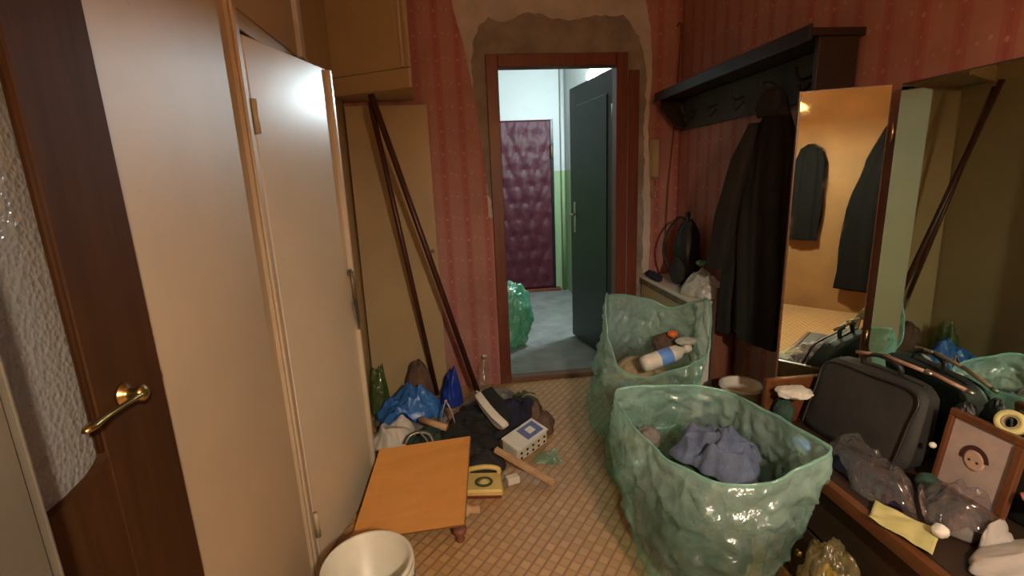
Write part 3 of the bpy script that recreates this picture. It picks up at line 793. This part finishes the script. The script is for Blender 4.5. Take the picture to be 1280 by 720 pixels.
tag(sheet('plastic_wrap', [(.10, 1.97, .012), (.34, 1.90, .008), (.36, 2.03, .008), (.12, 2.10, .012)], (36, 24), 'film_clear', 8, .008, 22, None, 0, 0, .1), 'flat clear plastic wrap spread on the linoleum by the small carton', 'plastic wrap')
tag(sheet('green_scrap', [(.30, 2.13, .012), (.44, 2.10, .008), (.43, 2.24, .010), (.31, 2.22, .012)], (24, 20), 'film_green_thin', 9, .012, 20, None, 0, 0, .12), 'scrap of thin green film on the linoleum beside the white box', 'plastic scrap')
# yellow telephone-like appliance
yp = thing('yellow_appliance', 'yellow plastic appliance with raised handle and dark ring beside the orange board', 'appliance', (.045, 1.975, 0))
yp.rotation_euler = (math.radians(4), 0, math.radians(-6))
prism('base_plate', [(-.085, -.055), (.075, -.06), (.062, .055), (-.08, .06)], .001, .018, 'frame_brown', yp, None, .002)
prism('body_shell', [(-.095, -.065), (.085, -.07), (.07, .06), (-.09, .065)], .022, .055, 'yellow_plastic', yp, None, .008)
tube('grip', cr([(-.085, .05, .055), (-.08, .052, .078), (.0, .055, .088), (.058, .052, .078), (.062, .05, .055)], 20), .012, 'yellow_plastic', yp, 10)
tube('dial_ring', [(-.005+.036*math.cos(a), -.012+.027*math.sin(a), .058) for a in [i/24*2*PI for i in range(24)]], .006, 'olive_cloth', yp, 8, True)
lathe('dial_disc', [(.026, 0), (.026, .004), (.01, .008)], 'yellow_plastic', yp, 20, (-.005, -.012, .0555))

# orange board and what it lies on
ob = thing('orange_board', 'orange laminated furniture board tilted on the floor by the ajar wardrobe door', 'board', (-.3, 1.8, 0))
o_ = Vector(ob.location)
bc = [Vector((-.505, 1.70, .035)), Vector((-.054, 1.61, .125)), Vector((-.012, 1.975, .285)), Vector((-.425, 2.04, .225))]
quadslab('laminate_face', [p-o_ for p in bc], .004, 'board_orange', ob)
nrm = (bc[1]-bc[0]).cross(bc[3]-bc[0]).normalized()
quadslab('core', [p-o_-nrm*.0045 for p in bc], .013, 'board_edge', ob)
tag(tube('rolling_pin', [(-.22, 1.80, .045), (-.035, 1.775, .06), (-.028, 1.774, .06), (.012, 1.768, .062)], [.028, .028, .016, .016], 'light_wood', None, 14), 'wooden rolling pin end poking out under the orange board', 'rolling pin')
tag(tube('metal_tube', [(-.052, 1.905, .005), (-.048, 1.925, .17)], .010, 'steel', None, 10), 'short grey metal tube upright at the right edge of the orange board', 'tube')
ff = thing('furniture_foot', 'short dark red turned furniture foot under the corner of the orange board', 'furniture foot', (-.075, 1.675, 0))
lathe('turned_foot', [(.016, .0), (.02, .008), (.014, .022), (.026, .04), (.028, .055), (.02, .062)], 'plank_red', ff, 24)


# bucket
bk = thing('plastic_bucket', 'white plastic bucket at the bottom edge in front of the wardrobe', 'bucket', (-.345, 1.30, 0))
lathe('pail', [(.095, .0), (.098, .004), (.130, .255), (.138, .259), (.139, .274), (.133, .279), (.126, .272), (.093, .012), (.002, .010)], 'bucket_plastic', bk, 56)
tube('rim_band', [(.135*math.cos(a), .135*math.sin(a), .247) for a in [i/48*2*PI for i in range(48)]], .006, 'bucket_plastic', bk, 8, True)
for s in (-1, 1): box('bail_lug', (s*.13-.008, -.016, .215), (s*.13+.008, .016, .24), 'bucket_plastic', bk, .003)
tube('bail', [(.139*math.cos(a), -.139*math.sin(a)*.98, .225-.05*math.sin(a)) for a in [i/24*PI for i in range(25)]], .0035, 'steel', bk, 8)

# ================================================================== green bags
# front bag
g1 = thing('rubbish_bag', 'large translucent green rubbish bag in front, gaping open with a blue fleece inside', 'rubbish bag', (.79, 1.36, 0), 'green rubbish bags')
rim1 = [(.975, 1.50, .60), (.93, 1.585, .60), (.80, 1.615, .605), (.68, 1.63, .612), (.551, 1.638, .602), (.545, 1.50, .575), (.56, 1.36, .555), (.60, 1.24, .545), (.68, 1.13, .545), (.79, 1.08, .57), (.90, 1.07, .60), (.98, 1.095, .622), (1.0, 1.14, .622), (.998, 1.27, .615), (.99, 1.39, .605)]
sack(g1, (.742, 1.37), (.178, .225), rim1, 'bag_green', 'hem_green', 2, .055, .016)
FB = Pile(.455)
tag(drape('fleece_garment', FB, (.815, 1.37), .13, .12, .06, 'fleece_blue', 71, .4, 1.7, 44, .9, nr=40, na=110), 'blue grey fleece garment on top inside the front green bag', 'clothing')
tag(lump('dark_garment', (.745, 1.36, .235), (.175, .19, .205), 'darkgreen_cloth', 73, .10, 1.6, .03), 'dark green black clothing filling the bottom of the front green bag', 'clothing')
tag(lump('pale_rag', (.64, 1.535, .46), (.045, .04, .04), 'grey_cloth', 75, .25, 2.0, .36), 'pale grey rag beside the blue fleece in the front green bag', 'cloth')
# middle bag
g2 = thing('rubbish_bag', 'smaller grey green bag squeezed behind the front bag, bulging to the left', 'rubbish bag', (.785, 1.90, 0), 'green rubbish bags')
rim2 = [(.785+.15*math.cos(a)*(1+.12*math.sin(3*a)), 1.90+.14*math.sin(a), .37+.02*math.sin(2*a+1)) for a in [i/10*2*PI for i in range(10)]]
sack(g2, (.775, 1.89), (.165, .15), rim2, 'bag_mid', 'hem_green', 12, .03, .012)
tag(lump('brown_garment', (.775, 1.89, .16), (.14, .13, .13), 'brown_cloth', 77, .2, 2, .03), 'brown clothing filling the bag behind the front green bag', 'clothing')
# far bag
g3 = thing('rubbish_bag', 'tall translucent green bag by the white cabinet with a white bottle on top', 'rubbish bag', (.94, 2.36, 0), 'green rubbish bags')
rim3 = [(1.16, 2.10, .80), (1.18, 2.28, .74), (1.10, 2.42, .69), (.98, 2.45, .74), (.86, 2.42, .77), (.74, 2.33, .80), (.668, 2.15, .84), (.66, 2.08, .66), (.70, 2.04, .53), (.80, 2.03, .475), (.94, 2.03, .48), (1.07, 2.04, .52), (1.15, 2.05, .58)]
sack(g3, (.905, 2.36), (.255, .22), rim3, 'bag_green', 'hem_green', 22, .03, .018)
tag(lump('mixed_rag', (.91, 2.33, .24), (.175, .155, .21), 'tan_cloth', 79, .14, 2.0, .03), 'tan crumpled rags filling the bag by the white cabinet', 'cloth')
tag(lump('blue_rag', (.775, 2.15, .35), (.04, .035, .05), 'fleece_blue', 81, .2, 2.0, None), 'small blue rag pressed to the left side of the bag by the white cabinet', 'cloth')
tag(lump('brown_rag', (1.04, 2.30, .53), (.07, .06, .055), 'brown_cloth', 83, .25, 2.0, None), 'dark brown rag at the back of the bag by the white cabinet', 'cloth')
bt = thing('detergent_bottle', 'white plastic bottle with a blue label lying in the mouth of the far green bag', 'bottle', (.965, 2.12, .53))
bt.rotation_euler = (math.radians(0), math.radians(76), math.radians(4))
lathe('bottle_body', [(.006, -.13), (.036, -.125), (.04, -.10), (.04, .03), (.035, .065), (.018, .085), (.016, .10)], 'white_plastic', bt, 28)
lathe('label_band', [(.0405, -.04), (.0410, -.038), (.0410, .022), (.0405, .024)], 'blue_label', bt, 28, close=False)
lathe('cap', [(.019, .101), (.020, .104), (.019, .13), (.006, .133)], 'white_plastic', bt, 20)
tag(lump('orange_wrapper', (1.05, 2.235, .60), (.025, .02, .018), 'orange_plastic', 85, .2, 2, None, nu=24, nv=14), 'small orange wrapper on top of the rags in the far green bag', 'wrapper')
tag(lump('white_wrapper', (1.085, 2.16, .585), (.055, .03, .02), 'film_white', 87, .2, 2, None, nu=32, nv=18), 'white wrapper beside the orange one in the far green bag', 'wrapper')
# landing bag
tag(lump('rubbish_bag', (.40, 3.93, .27), (.165, .13, .29), 'bag_landing', 91, .22, 2.2, .012, nu=90, nv=70), 'full green rubbish bag tied up on the landing floor outside the doorway', 'rubbish bag', 'green rubbish bags')

# ================================================================== right side
# white cabinet
wc = thing('shoe_cabinet', 'low white topped cabinet with beige doors against the right wall', 'cabinet', (1.35, 2.76, 0))
def K(name, a, b, mat, bev=.003, parent=wc): return box(name, a, b, mat, parent, bev, None, wc.location)
K('carcass', (1.245, 2.375, .04), (1.465, 3.14, .70), 'white_plastic')
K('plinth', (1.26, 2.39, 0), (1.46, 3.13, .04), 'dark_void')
K('top_board', (1.225, 2.36, .701), (1.472, 3.15, .722), 'white_plastic')
K('front_trim', (1.222, 2.36, .672), (1.244, 3.15, .70), 'rust_metal', .002)
for y0, y1 in ((2.385, 2.755), (2.762, 3.135)):
    dr = K('cabinet_door', (1.230, y0, .05), (1.2445, y1, .668), 'cream_old')
    yk = y1-.04 if y0 < 2.5 else y0+.04
    ball('knob', Vector((1.222, yk, .45))-Vector(wc.location), .012, 'brass', dr, 2)
# backpack on it
bp = thing('backpack', 'black backpack with a loop strap slumped on the white cabinet', 'backpack', (1.385, 2.80, .724))
lump('pack_body', (.0, 0, .19), (.075, .105, .21), 'bag_black', 93, .12, 1.8, .0, bp)
tube('shoulder_strap', cr([(-.08, .03, .05), (-.12, .07, .20), (-.09, .07, .33), (-.04, .04, .41), (.0, .02, .39)], 24), .012, 'bag_black', bp, 8, flat=.5)
tube('grab_loop', cr([(-.02, -.03, .39), (-.015, -.02, .43), (.01, .01, .435), (.02, .03, .39)], 16), .009, 'bag_black', bp, 8)
lump('front_pocket', (-.075, -.04, .09), (.035, .075, .08), 'charcoal_cloth', 94, .1, 1.8, .0, bp)
tag(lump('black_scarf', (1.25, 2.97, .748), (.021, .13, .03), 'navy_cloth', 95, .2, 2.2, .724), 'dark scarf spilling along the edge of the white cabinet top', 'scarf')
CT = Pile(.723)
tag(drape('carrier_bag', CT, (1.355, 2.52), .105, .145, .10, 'film_white', 97, .25, .9, 36, .8, nr=22, na=64, jag=.12), 'white crumpled carrier bag on the front of the white cabinet', 'bag')
gs = tag(lump('green_scrap', (1.36, 2.56, .842), (.03, .035, .018), 'film_green_thin', 99, .3, 2.4, None, nu=28, nv=16), 'small pale green film scrap on top of the white carrier bag', 'plastic scrap'); drop(gs, CT, .001)
# plank behind the coat
tag(box('leaning_plank', (-.05, -.012, 0), (.06, .012, .80), 'plank_red', None, .003, Matrix.Translation((1.37, 2.338, .0)) @ Matrix.Rotation(math.radians(1.0), 4, 'X')), 'reddish brown plank standing behind the hanging coat by the cabinet end', 'plank')
cn = thing('white_tub', 'white plastic tub on the floor between far green bag and dresser', 'tub', (1.29, 2.0, 0))
lathe('tub_wall', [(.072, 0), (.074, .003), (.09, .395), (.097, .40), (.097, .41), (.086, .405), (.07, .01), (.002, .008)], 'white_plastic', cn, 36)
lathe('rim_lip', [(.098, .392), (.101, .395), (.101, .403), (.098, .406)], 'white_plastic', cn, 36, close=False)

# coat rack
rk = thing('coat_rack', 'dark wooden coat rack with a hat shelf on the right wall', 'coat rack', (1.47, 2.4, 1.75))
def Q(name, a, b, mat, bev=.003, parent=rk): return box(name, a, b, mat, parent, bev, None, rk.location)
Q('hat_shelf', (1.275, 1.70, 1.85), (1.478, 3.06, 1.878), 'rack_wood')
Q('front_lip', (1.262, 1.70, 1.835), (1.2745, 3.06, 1.89), 'rack_wood')
Q('back_panel', (1.455, 1.725, 1.665), (1.478, 3.09, 1.849), 'rack_panel')
Q('end_bracket', (1.30, 1.70, 1.668), (1.4545, 1.724, 1.849), 'rack_wood')
prism('end_bracket', [(1.30-1.47, 1.80-1.75), (1.30-1.47, 1.849-1.75), (1.4545-1.47, 1.849-1.75), (1.4545-1.47, 1.672-1.75), (1.40-1.47, 1.69-1.75)], 0, .022, 'rack_wood', rk, Matrix.Translation((0, 3.06-2.4, 0)) @ Matrix.Rotation(PI/2, 4, 'X'))
for y in (1.80, 1.925, 2.15, 2.40, 2.66, 2.92):
    hk = tube('hook', [Vector(p)-rk.location for p in cr([(1.455, y, 1.76), (1.41, y, 1.745), (1.385, y, 1.765), (1.38, y, 1.795)], 12)], .007, 'hook_metal', rk, 8)
    tube('hook_prong', [Vector(p)-rk.location for p in cr([(1.455, y, 1.735), (1.42, y, 1.70), (1.405, y, 1.71), (1.40, y, 1.73)], 12)], .006, 'hook_metal', hk, 8)
# hanging coat
ct = thing('hanging_coat', 'long dark coat with sleeves hanging from the rack beside the mirror', 'coat', (1.40, 2.0, 1.2))
def garment(name, rows, parent, off, mat='coat_cloth', seed=0, N=64, folds=9, amp=.012, L=40):
    """rows: (z, yc, ry, xc, rx) from top to hem"""
    vs, fs = [], []
    k = len(rows)
    for i in range(L+1):
        t = i/L*(k-1); j = min(int(t), k-2); u = t-j; u = u*u*(3-2*u)
        z, yc, ry, xc, rx = [rows[j][q]*(1-u)+rows[j+1][q]*u for q in range(5)]
        for m in range(N):
            a = 2*PI*m/N
            f = 1 + (amp*8*math.sin(folds*a+seed+2*nz((0, 0, z), 2, seed)) + .10*nz((math.cos(a), math.sin(a), z*2), 2.5, seed))*min(1, i/L*2)
            vs.append(Vector((xc+rx*math.cos(a)*f, yc+ry*math.sin(a)*f, z))-Vector(off))
    for i in range(L):
        for m in range(N): fs.append((i*N+m, i*N+(m+1) % N, (i+1)*N+(m+1) % N, (i+1)*N+m))
    fs.append(tuple(reversed(range(N)))); fs.append(tuple(range(L*N, (L+1)*N)))
    return mk(name, vs, fs, mat, parent, True)
co = ct.location
garment('coat_body', [(1.70, 2.03, .03, 1.395, .03), (1.64, 2.03, .065, 1.385, .04), (1.50, 2.02, .13, 1.375, .06), (1.25, 2.02, .17, 1.365, .075), (.95, 2.01, .18, 1.36, .075), (.62, 2.0, .16, 1.36, .065)], ct, co, seed=3)
garment('sleeve', [(1.60, 2.085, .03, 1.33, .03), (1.45, 2.13, .06, 1.30, .045), (1.2, 2.20, .068, 1.285, .05), (1.0, 2.235, .07, 1.28, .052), (.93, 2.25, .066, 1.28, .05)], ct, co, seed=5, N=36, folds=5, L=28)
garment('sleeve', [(1.1, 2.15, .04, 1.335, .035), (.95, 2.19, .06, 1.325, .04), (.75, 2.215, .058, 1.325, .038), (.60, 2.225, .05, 1.325, .035)], ct, co, seed=7, N=36, folds=5, L=28)
tube('hanger_loop', [Vector(p)-co for p in cr([(1.40, 2.04, 1.735), (1.39, 2.09, 1.77), (1.383, 2.135, 1.775)], 8)], .004, 'coat_cloth', ct, 6)
garment('collar', [(1.74, 2.03, .02, 1.375, .02), (1.715, 2.03, .06, 1.365, .04), (1.66, 2.03, .075, 1.355, .045), (1.62, 2.03, .05, 1.345, .03)], ct, co, seed=8, N=36, folds=3, L=14)
# intercom handset and cable on the far wall
ic = thing('intercom_handset', 'ivory intercom handset on the plaster right of the doorway', 'intercom', (1.31, D-.005, 1.5))
box('base_plate', (-.03, -.02, -.12), (.03, 0, .12), 'ivory_plastic', ic, .006)
box('handset', (-.026, -.046, -.125), (.026, -.022, .125), 'ivory_plastic', ic, .010)
tube('coiled_cord', cr([(0, -.03, -.125), (.015, -.028, -.17), (-.02, -.025, -.21), (.01, -.02, -.25), (.0, -.012, -.20)], 40), .004, 'ivory_plastic', ic, 6)
tag(tube('wall_cable', cr([(1.440, D-.012, 2.30), (1.462, D-.012, 2.315), (1.468, D-.012, 2.25), (1.455, D-.012, 1.95), (1.435, D-.012, 1.6), (1.41, D-.012, 1.28), (1.40, D-.012, .80)], 50), .006, 'frame_brown', None, 8), 'thin dark cable running down the corner beside the coat rack', 'cable')

# dresser with folding mirrors
dz = thing('mirror_dresser', 'low wooden dresser with folding mirrors against the right wall', 'dresser', (1.25, 1.05, 0))
def Z(name, a, b, mat, bev=.003, parent=dz): return box(name, a, b, mat, parent, bev, None, dz.location)
Z('top_board', (1.055, .50, .47), (1.462, 1.50, .492), 'dresser_dark')
Z('front_edge', (1.03, .50, .445), (1.0545, 1.50, .4925), 'dresser_wood', .005)
Z('side_panel', (1.065, 1.50, 0), (1.462, 1.522, .66), 'dresser_wood')
Z('side_panel', (1.065, .48, 0), (1.462, .4995, .469), 'dresser_wood')
Z('back_board', (1.45, .501, 0), (1.462, 1.499, .469), 'dresser_dark')
for k, (z0, z1) in enumerate(((.06, .25), (.26, .44))):
    d = Z('drawer', (1.062, .505, z0), (1.080, 1.495, z1), 'dresser_dark', .004)
    for y in (.75, 1.25): ball('knob', Vector((1.052, y, (z0+z1)/2))-dz.location, .014, 'brass', d, 2)
cm = Z('centre_mirror', (1.424, .40, .52), (1.446, 1.475, 1.648), 'rack_panel', .002)
Z('mirror_glass', (1.4205, .405, .525), (1.4235, 1.470, 1.643), 'mirror_glass', 0, cm)
WX, WY = 1.1697, 1.6013
wa = math.atan2(WY-1.487, WX-1.413); WL = math.hypot(WY-1.487, WX-1.413)
Mw = Matrix.Translation(Vector((1.413, 1.487, 0))-dz.location) @ Matrix.Rotation(wa, 4, 'Z')
wm = box('wing_mirror', (.004, -.022, .62), (WL, -.004, 1.652), 'dresser_wood', dz, .002, Mw)
box('mirror_glass', (.008, -.0035, .625), (WL-.006, -.0005, 1.647), 'mirror_glass', wm, 0, Mw)
for z in (.8, 1.5): tube('hinge', [Vector((1.4175, 1.481, z-.03))-dz.location, Vector((1.4175, 1.481, z+.03))-dz.location], .005, 'brass', wm, 8)

# black bag on the dresser
bb = thing('laptop_bag', 'dark grey soft briefcase leaning back against the mirrors', 'bag', (1.255, 1.31, .495))
bb.rotation_euler = (0, 0, math.radians(10))
def slabbag():
    # local: x thickness, y width, z height; leaning towards +x
    bm = bmesh.new(); bmesh.ops.create_cube(bm, size=1)
    bmesh.ops.subdivide_edges(bm, edges=bm.edges[:], cuts=9, use_grid_fill=True)
    for v in bm.verts:
        x, y, z = v.co.x*2, v.co.y*2, v.co.z*2            # -1..1
        th = .045*(1-.30*max(0, z))*(1-.25*abs(y)**3)
        wy = .178*(1-.05*z); wz = .125
        r = 1-.10*(abs(y)**6)*(abs(z)**6)
        p = Vector((x*th, y*wy*r, z*wz*r+wz))
        p.x += .33*p.z + .006*nz(p, 12, 3); p.z += .012*nz(p, 7, 5)*(1 if z > -.9 else 0); p.y += .008*nz(p, 6, 8)
        p.z = max(p.z, .0)
        v.co = p
    return bm
from_bm('main_compartment', slabbag(), 'bag_fabric', bb, True)
tube('top_zip', cr([(.075, -.14, .25), (.082, 0, .257), (.078, .14, .247)], 20), .005, 'bag_black', bb, 6)
tube('carry_handle', cr([(.085, -.06, .25), (.08, -.055, .285), (.08, .0, .30), (.08, .055, .285), (.085, .06, .25)], 24), .008, 'bag_black', bb, 8)
tube('piping', cr([(-.050, -.155, .015), (-.005, -.155, .14), (.03, -.145, .235), (.035, 0, .243), (.03, .145, .235), (-.005, .155, .14), (-.050, .155, .015)], 60), .004, 'bag_black', bb, 6)
tag(lump('black_pouch', (1.372, 1.085, .60), (.034, .04, .14), 'bag_black', 103, .15, 1.6, .495), 'black soft pouch beside the briefcase under the central mirror', 'pouch')
for (a, b, lab) in (((1.31, 1.40, .785), (1.345, 1.31, .80), 'slim pink brown pen on top of the briefcase nearest the wing mirror'), ((1.335, 1.32, .80), (1.36, 1.18, .79), 'long pink brown pen along the top edge of the briefcase'), ((1.36, 1.20, .795), (1.385, 1.08, .77), 'brown pen with shiny tip nearest the centre mirror')):
    a, b = Vector(a), Vector(b)
    t = thing('pen', lab, 'pen', a, 'pens on the briefcase'); dvec = b-a
    tube('barrel', [(0, 0, 0), dvec*.85], .006, 'pen_tan', t, 10); tube('tip', [dvec*.86, dvec], [.007, .005], 'steel', t, 10)
tag(lump('paper_wad', (1.12, 1.435, .64), (.06, .05, .016), 'white_cloth', 105, .25, 2, None, nu=32, nv=18), 'white folded paper wedged between wing mirror and briefcase', 'paper')
tag(lump('dark_purse', (1.105, 1.455, .55), (.032, .035, .065), 'darkgreen_cloth', 107, .2, 2, .495, nu=36, nv=22), 'dark green purse under the white folded paper by the wing mirror', 'purse')

# clutter on the dresser
DT = Pile(.493)
sb_ = thing('clear_bag', 'shiny smoky clear plastic bag full of small dark things in front of the briefcase', 'bag', (1.125, 1.13, .494))
drape('dark_filling', DT, (1.135, 1.13), .045, .125, .045, 'navy_cloth', 110, .25, .8, 40, .5, parent=sb_, off=sb_.location)
drape('film_skin', DT, (1.137, 1.125), .06, .155, .035, 'film_smoke', 109, .3, 1.0, 44, .9, nr=20, na=56, smooth=False, parent=sb_, off=sb_.location, jag=.5)
sc_ = thing('clear_bag', 'purple grey crumpled plastic bag with a rag in it in front of the framed photo', 'bag', (1.205, .93, .494))
drape('rag_filling', DT, (1.205, .93), .05, .06, .04, 'grey_cloth', 114, .2, .8, 40, .5, parent=sc_, off=sc_.location)
drape('film_skin', DT, (1.205, .93), .066, .08, .035, 'film_smoke', 113, .3, 1.0, 44, 1.9, nr=16, na=44, smooth=False, parent=sc_, off=sc_.location, jag=.5)
bo = thing('toy_brush', 'blue brush with yellow tipped bristles at the rim of the front green bag', 'brush', (1.06, 1.305, .512))
ball('brush_head', (0, 0, .01), (.028, .035, .02), 'blue_label', bo, 2)
for k, (dx, dy) in enumerate(((-.022, -.025), (-.028, -.005), (-.02, .02))):
    tube('bristle_tuft', [(dx*.6, dy*.6, .008), (dx*1.5, dy*1.3-.01, -.004)], [.007, .003], 'yellow_plastic', bo, 8)
tag(sheet('yellow_paper', [(1.015, .985, .506), (1.075, 1.03, .512), (1.13, .90, .515), (1.05, .845, .506)], (24, 20), 'yellow_paper', 6, .008, 16, None, .0015), 'crumpled yellow paper hanging over the dresser front edge', 'paper')
tag(drape('white_towel', DT, (1.245, .775), .15, .075, .028, 'towel_cloth', 117, .15, .9, 26, 1.2, nr=30, na=96), 'off white towel bunched on the near end of the dresser', 'towel')
tag(lump('film_wad', (1.11, .885, .53), (.018, .018, .016), 'white_plastic', 119, .2, 2, None, nu=20, nv=12), 'tiny white cap beside the yellow paper on the towel edge', 'cap')
# framed photo
pf = thing('framed_photo', 'wooden picture frame with a portrait print leaning among the dresser clutter', 'picture frame', (1.30, .99, .56))
X_ = Vector((0, -1, 0)); N_ = Vector((-1, 0, .14)).normalized(); Y_ = N_.cross(X_)
pf.matrix_world = Matrix(((X_.x, Y_.x, N_.x, 1.315), (X_.y, Y_.y, N_.y, .985), (X_.z, Y_.z, N_.z, .625), (0, 0, 0, 1)))
fw, fh, ft = .092, .115, .02
box('frame_rail', (-fw, fh-ft, 0), (fw, fh, .018), 'dresser_wood', pf, .003)
box('frame_rail', (-fw, -fh, 0), (fw, -fh+ft, .018), 'dresser_wood', pf, .003)
box('frame_stile', (-fw, -fh+ft, 0), (-fw+ft*.7, fh-ft, .018), 'dresser_wood', pf, .003)
box('frame_stile', (fw-ft, -fh+ft, 0), (fw, fh-ft, .018), 'dresser_wood', pf, .003)
pr = box('photo_print', (-fw+ft*.7, -fh+ft, .002), (fw-ft, fh-ft, .008), 'photo_paper', pf, 0)
arcp = [(-.028+.036*math.cos(a)+.02, .005+.038*math.sin(a)) for a in [i/14*PI*1.02+.15 for i in range(15)]]
inn = [(-.028+.026*math.cos(a)+.02, .003+.028*math.sin(a)) for a in [i/14*PI*1.02+.15 for i in range(15)]]
lathe('printed_face', [(.027, 0), (.027, .0008), (.02, .001)], 'photo_skin', pr, 24, (-.008, .002, .008))
prism('printed_hair', arcp+inn[::-1], .0092, .0098, 'photo_hair', pr)
for dx in (-.010, .010): lathe('printed_eye', [(.0032, 0), (.0032, .0005), (.002, .0006)], 'photo_hair', pr, 10, (-.008+dx, .001, .0092))
tag(lump('green_tin', (1.255, 1.055, .525), (.028, .028, .03), 'darkgreen_cloth', 121, .1, 2, .495, nu=28, nv=16), 'small dark green jar in front of the framed photo', 'jar')
tr = thing('tape_roll', 'yellow roll of tape leaning behind the framed portrait', 'tape roll', (1.345, .955, .755))
tr.rotation_euler = (math.radians(15), math.radians(-60), 0)
lathe('tape_ring', [(.018, -.013), (.030, -.013), (.031, 0), (.030, .013), (.018, .013), (.017, 0), (.018, -.013)], 'yellow_paper', tr, 32, close=False)
lathe('core', [(.0165, -.012), (.0168, .012), (.014, .012), (.014, -.012), (.0165, -.012)], 'tan_cloth', tr, 28, close=False)
tag(lump('cosmetic_case', (1.382, .93, .60), (.03, .085, .13), 'bag_black', 123, .1, 1.8, .495), 'black cosmetic case standing behind the framed photo', 'case')
tag(ball('white_bead', (1.275, 1.075, .63), .009, 'white_plastic', None, 2), 'small white button on the black pouch', 'button')
tag(lump('pink_comb', (1.30, .835, .62), (.03, .035, .012), 'pink_plastic', 125, .2, 2, None, nu=28, nv=14), 'pink hair tie at the right edge above the towel', 'hair tie')
# yellow bag on the floor by the dresser
yb = thing('food_bag', 'small clear bag of yellow scraps on the floor under the dresser front', 'bag', (.945, 1.005, 0))
lump('film_skin', (.0, 0, .19), (.07, .09, .21), 'film_food', 127, .25, 2.2, .005, yb, nu=64, nv=48)
lump('scraps', (.0, 0, .17), (.045, .06, .155), 'yellow_rind', 129, .3, 2.4, .012, yb)

# ================================================================== behind the lens (seen in the mirrors)
pdn = thing('pendant_lamp', 'amber shaded pendant lamp behind the photographer', 'lamp', (.42, -.75, 1.88))
ball('bulb', (0, 0, 0), .05, 'bulb_warm', pdn, 3)
lathe('lamp_shade', [(.21, -.046), (.21, -.041), (.07, .11), (.03, .115)], 'film_shade', pdn, 40, close=False)
tube('cord', [(0, 0, .06), (0, 0, ZC-1.88)], .004, 'lamp_cord', pdn, 8)

jk = thing('dark_jacket', 'short dark jacket on the wall behind the lens, seen in the wing mirror', 'jacket', (.42, -1.93, 1.2))
garment('jacket_body', [(1.62, -1.93, .03, .42, .03), (1.58, -1.93, .05, .42, .09), (1.45, -1.93, .055, .42, .13), (1.1, -1.93, .055, .42, .135), (.7, -1.93, .05, .42, .12)], jk, jk.location, 'dark_wool', seed=11)
lc = thing('long_dark_coat', 'long dark coat on the wall behind the lens, seen in the wing mirror', 'coat', (.97, -1.9, 1.0))
garment('coat_body', [(1.78, -1.91, .03, 1.04, .03), (1.70, -1.91, .05, 1.03, .06), (1.45, -1.91, .06, 1.01, .13), (1.0, -1.91, .07, .97, .2), (.25, -1.91, .07, .96, .22)], lc, lc.location, 'dark_wool', seed=13)
